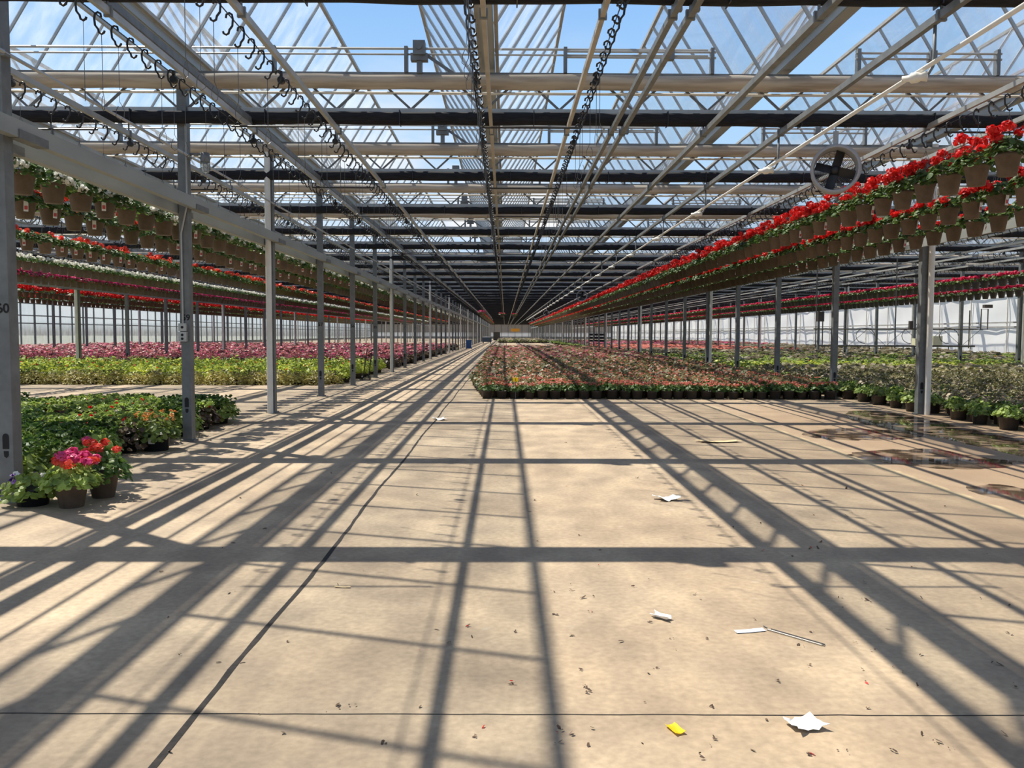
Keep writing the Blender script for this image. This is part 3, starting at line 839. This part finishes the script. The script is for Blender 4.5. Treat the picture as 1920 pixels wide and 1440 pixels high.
def basket_row(K, x, zc, y0, y1, step, n_ind, n_detail, where, what, group, seed, n_named=40):
    """zc: height of the pot's middle"""
    rg = random.Random(seed); ys = []; y = y0
    while y < y1: ys.append(y); y += step
    spots = [(q, rg.random() * 6.28, 1 + rg.uniform(-.06, .06)) for q in ys]
    spots = [s_ for s_ in spots if inframe(x, s_[0], zc, 30)]
    for i, (y, rz, sc) in enumerate(spots[:n_ind]):
        lab = '%s %s on the %s' % (near(i + 1), what, where) if i < n_named else 'small distant %s on the %s' % (what, where)
        put(K, rg.randrange(9), (x, y, zc - .13), rz, sc, i < n_detail, lab, 'hanging basket', group if i < n_named else 'distant ' + group, rg.random() < .5)
    rest = [(rg.randrange(3), x, y, zc - .13, rz, sc, sc) for y, rz, sc in spots[n_ind:]]
    return rest
far_red = []; far_redm = []; far_red2 = []; far_red3 = []; far_white = []; far_white2 = []; far_pink = []; far_crim = []
far_red += basket_row(Kred, 5.965, 3.60, 9.555, 200, .67, 74, 34, 'upper line along the fan', 'basket of red geraniums', 'red baskets on the upper line', 1)
far_redm += basket_row(Kredm, 7.015, 3.46, 10.895, 200, .67, 74, 34, 'middle line under the upper one', 'basket of red geraniums', 'red baskets on the middle line', 2)
far_red2 += basket_row(Kred2, 7.80, 3.35, 12.2, 200, .68, 60, 30, 'lowest line by the pale beam', 'brown basket with few red blooms', 'red baskets on the lowest line', 3)
far_white += basket_row(Kwhite, -5.505, 3.28, 9.22, 150, .67, 80, 34, 'line just behind the numbered posts', 'basket of white geraniums', 'white baskets behind the numbered posts', 4)
far_red3 += basket_row(Kred3, -6.605, 3.27, 11.23, 150, .67, 40, 30, 'line under the white baskets', 'basket with scarlet blooms', 'scarlet baskets under the white ones', 5)
far_red3 += basket_row(Kred3, -9.535, 3.34, 16.555, 140, .67, 26, 12, 'third line behind the numbered posts', 'basket with scarlet blooms', 'scarlet baskets on the third line', 6)
far_white2 += basket_row(Kwhite2, -13.6, 3.47, 22, 150, .5, 60, 0, 'fifth line behind the numbered posts', 'basket of white geraniums', 'white baskets on the fifth line', 8)
far_pink += basket_row(Kpink, -16.3, 3.40, 27, 150, .5, 100, 0, 'sixth line behind the numbered posts', 'basket of pink flowers', 'pink baskets on the sixth line', 9)
far_red += basket_row(Kred, -23.3, 3.42, 38, 150, .55, 0, 0, '', '', '', 10)
far_red += basket_row(Kred, -27, 3.36, 45, 150, .6, 0, 0, '', '', '', 11)
far_crim += basket_row(Kcrim, 16.7, 3.36, 27, 180, .55, 80, 0, 'upper crimson line before the white wall', 'basket of crimson flowers', 'crimson baskets on the upper line', 12, 30)
far_crim += basket_row(Kcrim, 19.0, 3.14, 31, 180, .55, 80, 0, 'lower crimson line before the white wall', 'basket of crimson flowers', 'crimson baskets on the lower line', 13, 30)
far_red3 += basket_row(Kred3, -2.42, 3.45, 93, 170, .7, 0, 0, '', '', '', 14)
far_pink += [(0, -2.42, 86, 3.35, 0, 1.3, 1.3), (1, -2.3, 87.5, 3.35, 0, 1.2, 1.2)]
for i, (x, y, lab) in enumerate(((-.295, 88, 'crimson basket hanging alone far down the middle aisle roof'), (.965, 90, 'crimson basket hanging beside the lone one far down the middle aisle'))):
    o = put(Kcrim, i, (x, y, 3.3), 0, 1.5, False, lab, 'hanging basket', None)
def mass(name, K, pl, label, cat):
    if not pl: return
    o = replicate(name, K['low'], pl, K['mats'])
    tag(o, label, cat, kind='stuff')
mass('distant_red_baskets', Kred, far_red, 'mass of distant red geranium baskets hanging in lines', 'hanging baskets')
mass('distant_red_baskets', Kredm, far_redm, 'mass of distant red baskets on the middle line', 'hanging baskets')
mass('distant_red_baskets', Kred2, far_red2, 'mass of distant green and red baskets on the lowest line', 'hanging baskets')
mass('distant_scarlet_baskets', Kred3, far_red3, 'mass of distant scarlet geranium baskets behind the posts', 'hanging baskets')
mass('distant_white_baskets', Kwhite, far_white, 'mass of distant white geranium baskets behind the posts', 'hanging baskets')
mass('distant_pale_baskets', Kwhite2, far_white2, 'mass of distant white baskets in a thin line above the pink ones', 'hanging baskets')
mass('distant_pink_baskets', Kpink, far_pink, 'mass of distant pink flower baskets behind the posts', 'hanging baskets')
mass('distant_crimson_baskets', Kcrim, far_crim, 'mass of distant crimson flower baskets before the white wall', 'hanging baskets')

# ------------------------------------------------------------------ beds on the floor
LOW = dict(nleaf=32, ls=.062, potn=6)
def KS(name, n, potm, leafm, blooms, args, seed, low):
    return kind_set(name, n, potm, leafm, blooms, args, seed, low={**LOW, **low})
TUB = (.135, .11, .20)
Kbeg = KS('potted_begonia', 5, M['dark_pot'], M['leaf'], [M['salmon']], dict(pot=TUB, R0=.19, hgt=.14, nleaf=90, ls=.036, bloom=[('star', 22, .024, 2)], up=.02), 300, dict(bloom=[('flat', 6, .045, 2)]))
Kbeg2 = KS('potted_begonia', 4, M['dark_pot'], M['leaf_olive'], [M['salmon']], dict(pot=TUB, R0=.19, hgt=.20, nleaf=85, ls=.034, bloom=[('star', 5, .022, 2)], up=.06), 320, dict(bloom=[('flat', 2, .04, 2)]))
Kbeg3 = KS('potted_begonia', 3, M['dark_pot'], M['leaf_olive'], [M['rose']], dict(pot=TUB, R0=.19, hgt=.20, nleaf=85, ls=.034, bloom=[('star', 14, .024, 2)], up=.06), 340, dict(bloom=[('flat', 4, .05, 2)]))
Kgreen = KS('potted_green_plant', 5, M['dark_pot'], M['leaf_dark'], [M['leaf']], dict(pot=(.15, .12, .2), R0=.20, hgt=.15, nleaf=190, ls=.030, bloom=[('star', 10, .03, 2)]), 360, {})
Kpale = KS('potted_mauve_plant', 4, M['dark_pot'], M['leaf_pale'], [M['leaf_olive']], dict(pot=(.14, .12, .2), R0=.19, hgt=.20, nleaf=85, ls=.032, bloom=[('star', 18, .032, 2)], up=.12), 380, dict(bloom=[('flat', 7, .07, 2)]))
Kolive = KS('potted_bronze_plant', 3, M['dark_pot'], M['leaf_olive'], [M['leaf_pale']], dict(pot=TUB, R0=.20, hgt=.2, nleaf=85, ls=.036, bloom=[('star', 14, .035, 2)], up=.05), 400, dict(bloom=[('flat', 6, .08, 2)]))
Klime = KS('potted_lime_plant', 4, M['dark_pot'], M['leaf_lime'], [M['leaf_dark'], M['scarlet']], dict(pot=(.15, .12, .16), R0=.27, hgt=.24, nleaf=150, ls=.042, bloom=[('star', 6, .04, 2), ('star', 1, .03, 3)], up=.08), 420, dict(bloom=[('flat', 2, .06, 2)]))
Kgold = KS('potted_gold_plant', 4, M['dark_pot'], M['leaf_gold'], [M['leaf_olive']], dict(pot=(.15, .12, .10), R0=.34, hgt=.24, nleaf=420, ls=.030, bloom=[('star', 40, .03, 2)], droop=.9), 440, {})
Krose = KS('potted_rose_flower', 4, M['dark_pot'], M['leaf_burgundy'], [M['rose'], M['pink']], dict(pot=TUB, R0=.19, hgt=.2, nleaf=50, ls=.04, bloom=[('star', 13, .026, 2), ('star', 3, .026, 3)], up=.12), 460, dict(bloom=[('flat', 5, .05, 2), ('flat', 1, .05, 3)]))
Korange = KS('potted_orange_flower', 2, M['dark_pot'], M['leaf_olive'], [M['salmon']], dict(pot=TUB, R0=.19, hgt=.15, nleaf=40, ls=.04, bloom=[('star', 26, .03, 2)]), 480, dict(bloom=[('flat', 12, .07, 2)]))
Kbig = KS('potted_leafy_plant', 5, M['black_pot'], M['leaf_dark'], [M['leaf'], M['red']], dict(pot=(.16, .13, .17), R0=.30, hgt=.17, nleaf=330, ls=.034, bloom=[('star', 90, .033, 2)], up=.05, droop=1.0), 500, {})
Kburg = KS('potted_burgundy_plant', 4, M['black_pot'], M['leaf_burgundy'], [M['leaf_dark'], M['red']], dict(pot=(.16, .13, .17), R0=.28, hgt=.18, nleaf=300, ls=.034, bloom=[('star', 70, .034, 2), ('star', 2, .03, 3)], up=.06, droop=1.0), 520, {})

def bed(Kf, x0, x1, y0, y1, sx, sy, n_ind, n_detail, what, group, massname, masslabel, seed, xleft=None, cat='potted plant', rowed=True, n_named=60, edge='front edge', hs=None, lod=30):
    """grid of pots; Kf(y, x, rg) gives the kind; the nearest n_ind are things, the rest one mass (coarser with distance)"""
    rg = random.Random(seed); spots = []; y = y0; row = 0
    while y < y1:
        f = max(1.0, y / lod) if row * sy > 0 else 1.0
        lo = x0 if xleft is None else xleft(y)
        n = int((x1 - lo) / (sx * f)) + 1; col = 0
        for c_ in range(n):
            x = lo + (c_ + (.5 if row % 2 else 0)) * sx * f + rg.uniform(-.03, .03) * f
            if x > x1: continue
            yy = y + rg.uniform(-.03, .03) * f
            hit = any(abs(x - q) < .24 and min(abs(yy - yk(k)) for k in (int((yy - Y0) / S), int((yy - Y0) / S) + 1)) < .26 for q in PX)
            if abs(x - 11.6) < 1.4 and abs(yy - 108) < 1.2: continue
            if hit or not inframe(x, yy, .2, 30): continue
            spots.append((yy, x, f, row))
        y += sy * f; row += 1
    order = sorted(range(len(spots)), key=lambda i: spots[i][0] if not hs else hs(spots[i]))
    masses = {}; perrow = {}
    for rank, i in enumerate(order):
        yy, x, f, row = spots[i]
        K = Kf(yy, x, rg)
        rz = rg.random() * 6.28; sc = 1 + rg.uniform(-.1, .12)
        if rank < n_ind:
            spots[i] = (yy, x, f, row, K, rz, sc)
        else:
            masses.setdefault(id(K), (K, []))[1].append((rg.randrange(3), x, yy, 0.0, rz, sc * f, sc * (1 + .06 * (f - 1))))
    chosen = sorted([spots[i] for i in order[:n_ind]], key=lambda s_: (s_[3], abs(s_[1] + 1.3)))
    rowno = {q: i for i, q in enumerate(sorted({s_[3] for s_ in chosen}))}
    for j, s_ in enumerate(chosen):
        yy, x, f, row, K, rz, sc = s_
        c = perrow[row] = perrow.get(row, 0) + 1
        rn = rowno[row]
        if rn < n_named and c < 100:
            lab = '%s %s from the aisle, %s row' % (nth(c), what(K), nth(rn + 1))
            gr = group
        else:
            lab = 'small ' + what(K) + ' deep inside the bed'; gr = group + ' deep inside'
        rank = order.index(spots.index(s_)) if False else j
        put(K, rg.randrange(9), (x, yy, 0), rz, sc, rn <= n_detail, lab, cat, gr)
    for q, (K, pl) in enumerate(masses.values()):
        mass(massname, K, pl, masslabel(K), 'potted plants')

KN = {id(Kbeg): 'salmon begonia', id(Kbeg2): 'bronze-leaved begonia', id(Kbeg3): 'rose begonia', id(Kgreen): 'bushy green tub plant', id(Kpale): 'leggy mauve-leaved plant',
      id(Kolive): 'bronze-green plant', id(Klime): 'lime-yellow leafy plant', id(Kgold): 'golden-olive mounded plant', id(Krose): 'rose-flowered potted plant', id(Korange): 'orange-flowered potted plant', id(Kbig): 'leafy green plant', id(Kburg): 'burgundy-leaved plant'}
def what_in(place): return lambda K: KN[id(K)] + ' ' + place

# middle bed
def f_mid(y, x, rg):
    if y < 21.4: return Kbeg
    if y < 23 and rg.random() < .3: return Kbeg
    if y < 40: return Kbeg2
    if y < 66: return Kbeg3 if rg.random() < .75 else Kbeg2
    return Kbeg2 if rg.random() < .5 else Kbeg3
bed(f_mid, -.35, 8.15, 20.85, 80, .335, .34, 300, 5, what_in('in the middle bed'), 'begonias of the middle bed', 'begonia_mass', lambda K: 'rest of the middle bed, thousands of %ss' % KN[id(K)].split(' in a')[0], 21, xleft=lambda y: -.42 - max(0, min(.45, (y - 20.85) * .09)))
# bed right of the basket posts
def f_right(y, x, rg):
    if x < 8.9: return Kgreen
    if y < 26: return Kpale if rg.random() < .75 else Kgreen
    if y < 31: return Kolive if rg.random() < .6 else Kpale
    if y < 37: return Klime if 33 < y else Kgreen
    if y < 52: return (Kolive, Kgreen, Kburg)[min(2, int(rg.random() * 3.2))]
    if y < 64: return Kolive if rg.random() < .6 else Kgreen
    if y < 95: return Korange if x < 24 else Kolive
    return Krose if y < 125 else Kolive
bed(f_right, 8.50, 31.6, 9.2, 150, .40, .42, 300, 26, what_in('beside the basket posts'), 'plants of the bed beside the basket posts', 'side_bed_mass', lambda K: 'mass of further %ss before the white wall' % KN[id(K)].split(' in a')[0], 22, hs=lambda s_: s_[0] + (0 if s_[1] < 9.0 else 8) + s_[1] * .3, lod=26)
# dark leafy bed by the numbered posts
def f_left(y, x, rg): return Kburg if (sin(x * 1.7 + y * .9) > -.05 and y > 11) or rg.random() < .12 else Kbig
bed(f_left, -12, -4.98, 8.5, 15.6, .46, .46, 300, 99, what_in('behind the near posts'), 'leafy plants behind the near posts', 'leafy_mass', lambda K: 'leafy plants', 23, xleft=lambda y: -5.0 - .46 * int((.6 * y - 4) / .46) )
# lime and rose beds further back
def f_lime(y, x, rg):
    if y < 26.6: return Kgold
    if y < 27.2 and rg.random() < .5: return Kgold
    return Klime
bed(f_lime, -25, -5.1, 26.2, 37.5, .62, .62, 320, 99, what_in('beyond the bare floor strip'), 'lime and golden plants beyond the floor strip', 'lime_mass', lambda K: 'mass of lime plants behind the front ones', 24, xleft=lambda y: -5.1 - .62 * int((.6 * y - 4) / .62))
bed(lambda y, x, rg: Krose, -40, -5.0, 38.2, 92, .42, .45, 300, 0, what_in('behind the lime plants'), 'rose flowers behind the lime plants', 'rose_mass', lambda K: 'mass of rose and pink flowers reaching to the glass wall', 25, lod=38)
# far bed down the aisle
bed(lambda y, x, rg: Kolive if rg.random() < .6 else Kgreen, -.9, 7.9, 150, 215, .5, .6, 0, 0, what_in('far off'), 'far', 'far_bed_mass', lambda K: 'far small bed of %ss at the end of the aisle' % KN[id(K)].split(' in a')[0], 26, lod=60)

# ------------------------------------------------------------------ pots standing out by themselves near the first post
def single(K_args, mats, loc, sc, label, seed, nm='potted_geranium'):
    p = plant(seed, **K_args); o = empty(nm, loc); o.scale = (sc, sc, sc); tag(o, label, 'potted plant')
    names = ['pot', 'foliage', 'blossom', 'blossom']
    for i, m in enumerate(mats):
        q = p.sub(i)
        if q.f: q.build(names[i], m, o, i == 0)
    return o
c = onfloor(135, 950)
single(dict(pot=(.145, .10, .215), R0=.235, hgt=.15, nleaf=430, ls=.027, bloom=[('head', 9, .050, 2), ('head', 5, .048, 3)], up=.02, upb=.05, droop=.55), [M['brown_pot'], M['leaf_dark'], M['pink'], M['scarlet']], (c.x, c.y, 0), 1.0, 'brown pot of hot pink and red geraniums in front of the first post', 601)
c = onfloor(183, 936)
single(dict(pot=(.15, .10, .24), R0=.235, hgt=.15, nleaf=360, ls=.027, bloom=[('head', 8, .038, 2), ('head', 1, .045, 3)], up=.05, upb=.10, droop=1.0), [M['brown_pot'], M['leaf'], M['scarlet'], M['pink']], (c.x, c.y + .12, 0), 1.0, 'brown pot of scarlet geraniums tucked behind the hot pink ones', 602)
c = onfloor(62, 946)
single(dict(pot=(.16, .13, .16), R0=.23, hgt=.10, nleaf=240, ls=.030, bloom=[('star', 10, .03, 2), ('star', 4, .035, 3)], droop=1.4), [M['black_pot'], M['leaf_dark'], M['purple'], M['white']], (c.x, c.y, 0), 1.0, 'dark trailing plant with purple and white flowers at the foot of the first post', 603, 'potted_petunia')
c = onfloor(288, 846)
o = single(dict(pot=(.19, .16, .24), R0=.30, hgt=.24, nleaf=330, ls=.034, bloom=[('star', 36, .03, 2)], droop=.7), [M['black_pot'], M['leaf_dark'], M['orange']], (c.x, c.y + .1, 0), .95, 'orange-flowered plant in a black tub with a white label near the second post', 604, 'potted_calibrachoa')
b = MB(); b.box((0, -.178, .153), (.09, .004, .083)); b.build('sticker', M['tag'], o)

# yellow card in the front row of begonias
c = onfloor(966, 745)
o = empty('yellow_card', (c.x, 20.72, .0)); tag(o, 'yellow card on a stake among the front salmon begonias', 'plant sign')
b = MB(); b.box((0, 0, .47), (.13, .004, .10)); b.build('card', M['yellow'], o)
b = MB(); b.box((0, .006, .23), (.012, .004, .46)); b.build('stake', M['wire'], o)
b = MB(); b.box((.0, -.004, .47), (.012, .003, .06)); b.build('mark', M['dirt'], o)

# ------------------------------------------------------------------ litter on the floor
def sheet(name, px, py, w, d, m, label, cat, rz=0, seed=1, curl=.02, n=6, ragged=.18):
    rg = random.Random(seed); c = onfloor(px, py); b = MB(); vs = []
    for i in range(n + 1):
        for j in range(n + 1):
            u, v = i / n - .5, j / n - .5
            e = 1 + (rg.uniform(-ragged, ragged) if i in (0, n) or j in (0, n) else 0)
            vs.append((u * w * e, v * d * e, .004 + curl * (4 * u * u * .6 + .5 * rg.random() * (abs(v) + .2))))
    k = n + 1
    b.add(vs, [(i * k + j, (i + 1) * k + j, (i + 1) * k + j + 1, i * k + j + 1) for i in range(n) for j in range(n)])
    o = b.build(name, m, None, False, (c.x, c.y, 0), rz)
    mo = o.modifiers.new('thick', 'SOLIDIFY'); mo.thickness = .0015
    return tag(o, label, cat)
sheet('paper_scrap', 1508, 1362, .13, .11, M['paper'], 'crumpled white paper lying closest to the camera', 'paper', .3, 2, .03)
sheet('paper_scrap', 1250, 937, .20, .17, M['paper'], 'torn white paper in the middle of the floor beside a shadow', 'paper', .2, 3, .05, 7, .3)
sheet('paper_bag', 1347, 829, .62, .19, M['brown_paper'], 'flat piece of brown paper lying on the floor before the begonias', 'paper', .02, 4, .035)
sheet('paper_scrap', 1240, 1160, .05, .12, M['paper'], 'tiny torn white scrap between the papers', 'paper', .8, 5, .03)
sheet('yellow_slip', 1266, 1370, .045, .085, M['yellow'], 'small yellow slip lying on the near floor', 'paper', .35, 6, .012, 4, .05)
sheet('plant_label', 1406, 1184, .17, .045, mat('pale_blue_label', (.72, .78, .88), .5), 'pale blue-white plant label lying beside a bent wire', 'plant label', .22, 7, .004, 4, .05)
sheet('plastic_bag', 823, 787, .2, .30, M['paper'], 'scrap of clear white plastic beside the black floor joint', 'plastic scrap', .2, 8, .05, 6, .35)
sheet('paper_scrap', 642, 1102, .10, .02, M['brown_paper'], 'orange-tan strip of paper beside the black joint', 'paper', -.1, 9, .008, 4, .1)
p0, p1 = onfloor(1425, 1176, .006), onfloor(1543, 1210, .006)
b = MB(); d = (p1 - p0); q = Vector((-d.y, d.x, 0)).normalized() * .014
b.tube([p0 + q * 2.4, p0 + d * .08 + q * 1.6, p0 + d * .12, p1 - d * .02, p1, p1 + q * 1.4, p1 - d * .06 + q * 1.5, p0 + d * .15 + q * 1.4], .0032, 5)
tag(b.build('bent_wire', M['wire']), 'bent rusty wire hanger lying beside the pale label', 'wire')
rng = random.Random(44); b = MB()
for i in range(150):
    px = rng.uniform(880, 1915) if rng.random() < .8 else rng.uniform(300, 900)
    py = 800 + 620 * rng.random() ** .8
    c = onfloor(px, py, .004)
    for j in range(rng.randint(1, 3)):
        b.poly(c + Vector((rng.gauss(0, .01), rng.gauss(0, .01), rng.random() * .006)), (rng.gauss(0, .4), rng.gauss(0, .4), 1), (.0016 + .0035 * rng.random()) * (1 + c.y / 9), 5, 0 if rng.random() < .93 else 1, 1 + 2 * rng.random(), rng)
tag(b.build('leaf_litter', [M['dirt'], M['red']]), 'scattered leaf crumbs and fallen petals on the concrete', 'debris', kind='stuff')

# puddles
def puddle(pts, label, seed):
    rg = random.Random(seed)
    P = [onfloor(px, py, .003) for px, py in pts]; out = []
    for i, p in enumerate(P):
        a, bb, c2, d2 = P[i - 1], p, P[(i + 1) % len(P)], P[(i + 2) % len(P)]
        for t in (0, .2, .4, .6, .8):
            v = .5 * ((2 * bb) + (c2 - a) * t + (2 * a - 5 * bb + 4 * c2 - d2) * t * t + (3 * bb - a - 3 * c2 + d2) * t ** 3)
            out.append((v.x + rg.gauss(0, .02), v.y + rg.gauss(0, .04), .003))
    b = MB(); b.add(out, [tuple(range(len(out)))])
    tag(b.build('puddle', M['water']), label, 'puddle', 'puddles on the damp floor')
puddle([(1505, 812), (1560, 803), (1650, 806), (1750, 810), (1700, 822), (1620, 825), (1540, 822)], 'small flat puddle furthest from the camera on the damp floor', 1)
puddle([(1590, 850), (1660, 843), (1750, 842), (1850, 858), (1915, 866), (1840, 880), (1740, 876), (1650, 866)], 'long puddle on the damp floor in line with the pale mineral line', 2)
puddle([(1815, 915), (1870, 908), (1930, 918), (1935, 938), (1870, 934)], 'dark muddy puddle nearest the camera on the damp floor', 3)
puddle([(1600, 770), (1690, 776), (1800, 800), (1930, 830), (1930, 856), (1830, 836), (1720, 812), (1640, 800), (1590, 785)], 'wide wet patch in front of the row of green tubs', 4)

# ------------------------------------------------------------------ things further off
def at(px, py, h=0.0): return onfloor(px, py, h)
c = at(879, 654)
o = empty('wheelie_bin', (c.x, c.y, 0)); tag(o, 'dark blue bin standing by the posts down the aisle', 'bin')
b = MB(); b.add([(-.24, -.26, .05), (.24, -.26, .05), (.24, .26, .05), (-.24, .26, .05), (-.29, -.33, .85), (.29, -.33, .85), (.29, .33, .85), (-.29, .33, .85)], [(0, 3, 2, 1), (0, 1, 5, 4), (1, 2, 6, 5), (2, 3, 7, 6), (3, 0, 4, 7), (4, 5, 6, 7)]); b.build('body', M['blue'], o)
b = MB(); b.box((0, 0, .885), (.64, .72, .06)); b.bar((-.25, .4, .86), (.25, .4, .86), .03); b.build('lid', M['blue'], o)
for x in (-.27, .27):
    b = MB(); b.tube([(x - .03, .22, .09), (x + .03, .22, .09)], .09, 12); b.build('wheel', M['black_plastic'], o)
c = at(913, 644)
o = empty('covered_cart', (c.x, c.y, 0)); tag(o, 'low grey cart with a pale cover beyond the blue bin', 'cart')
b = MB(); b.box((0, 0, .62), (1.5, 2.2, .75)); b.build('body', mat('slate_tarp', (.06, .09, .13), .6), o)
b = MB(); b.box((-.1, 0, 1.05), (1.2, 2.0, .12)); b.build('cover', M['paper'], o)
for x in (-.6, .6):
    for y in (-.9, .9):
        b = MB(); b.tube([(x - .05, y, .14), (x + .05, y, .14)], .14, 10); b.build('wheel', M['black_plastic'], o)
c = at(935, 636.5)
o = empty('brown_cabinet', (-2.0, 205, 0)); tag(o, 'tall dark brown cabinet at the far end of the aisle', 'cabinet')
b = MB(); b.box((0, 0, 1.0), (1.6, 1.2, 2.0)); b.build('body', M['dirt'], o)
for x in (-.38, .38):
    b = MB(); b.box((x, -.62, 1.0), (.72, .03, 1.8)); b.build('door', M['dark_pot'], o)
o = empty('hanging_sign', (2.7, yk(49) - .12, 2.6)); tag(o, 'orange sign board hanging at the far end of the aisle', 'sign')
b = MB(); b.box((0, 0, 0), (2.3, .06, .8)); b.build('board', M['orange_paint'], o)
for x in (-.9, .9):
    b = MB(); b.tube([(x, 0, .4), (x, 0, 2.02)], .02, 5); b.build('chain', M['wire'], o)
o = empty('trolley_rack', (11.6, 108, 0)); tag(o, 'dark shelved plant trolley standing beyond the basket posts', 'trolley')
for x in (-1.0, 1.0):
    for y in (-.35, .35):
        b = MB(); b.box((x, y, 1.0), (.06, .06, 1.8)); b.build('upright', M['dark_pot'], o)
        b = MB(); b.tube([(x * .9 - .03, y * .9, .08), (x * .9 + .03, y * .9, .08)], .08, 8); b.build('wheel', M['black_plastic'], o)
for z in (.2, .6, 1.0, 1.4, 1.85):
    b = MB(); b.box((0, 0, z), (2.1, .8, .06)); sh = b.build('shelf', M['dark_pot'], o)
    if z < 1.8:
        b = MB(); b.box((0, .1, z + .15), (1.9, .5, .24)); b.build('tray', M['black_pot'], sh)
# flat dark board leaning on the fourth post row pot
c = at(692, 712)
o = empty('hand_truck', (c.x, c.y, 0)); tag(o, 'black hand truck leaning on the fifth numbered post', 'hand truck')
b = MB()
for x in (-.09, .09): b.tube([(x - .1, -.1, .05), (x + .02, .02, 1.0), (x + .04, .02, 1.06)], .018, 6)
b.build('frame', M['black_plastic'], o)
b = MB(); b.box((-.1, -.2, .015), (.36, .22, .02)); b.build('toe_plate', M['black_plastic'], o)
for x in (-.22, .04):
    b = MB(); b.tube([(x - .02, -.05, .07), (x + .02, -.05, .07)], .07, 10); b.build('wheel', M['black_plastic'], o)

# irrigation boom before the white wall
o = empty('irrigation_boom', (0, 31.5, 0)); tag(o, 'dark watering boom frame with boxes and hoses before the white wall', 'irrigation boom')
b = MB(); b.tube([(11.6, 0, 1.18), (17.4, 0, 1.18)], .035, 6); b.tube([(11.4, 0, 1.80), (17.4, 0, 1.80)], .022, 6); b.build('pipe', M['wire'], o)
for x in (11.5, 11.75, 15.6, 17.2, 14.45):
    b = MB(); b.tube([(x, .05, 1.1), (x, .05, 4.4 if x in (14.45, 11.5) else 2.5)], .022, 6); b.build('upright', M['wire'], o)
b = MB(); b.tube([(17.4, 0, 1.8), (17.6, 0, 1.8), (17.6, 0, 2.55), (17.85, 0, 2.55), (17.85, 0, 1.8), (17.6, 0, 1.8)], .022, 6); b.build('end_loop', M['wire'], o)
for x in (12.0, 13.4, 14.8, 16.2):
    b = MB(); b.tube([(x, 0, 1.8), (x + .7, 0, 1.18), (x + 1.4, 0, 1.8)], .010, 4); b.build('brace', M['wire'], o)
for p_, d_ in (((11.6, -.1, 2.25), (.22, .2, .36)), ((14.95, -.1, 1.95), (.12, .12, .3)), ((17.8, -.05, 2.65), (.3, .15, .12))):
    b = MB(); b.box(p_, d_); b.build('control_box', M['dark_pot'], o)
cream = mat('cream_plastic', (.70, .66, .45), .5)
for p_, d_ in (((15.3, .1, 1.32), (.28, .3, .28)), ((16.0, .1, 1.38), (.34, .3, .34))):
    b = MB(); b.box(p_, d_); b.build('tank', cream, o)
for x in np.arange(11.8, 17.3, .42):
    b = MB(); b.tube([(x, 0, 1.17), (x, -.02, 1.05)], .014, 4); b.build('nozzle', M['black_plastic'], o)
for cx in (13.3, 15.0, 16.4):
    b = MB(); b.tube([(cx + .35 * cos(t), -.05, 1.55 + .28 * sin(t)) for t in [i * pi / 8 for i in range(13)]], .012, 5); b.build('hose', M['black_plastic'], o)
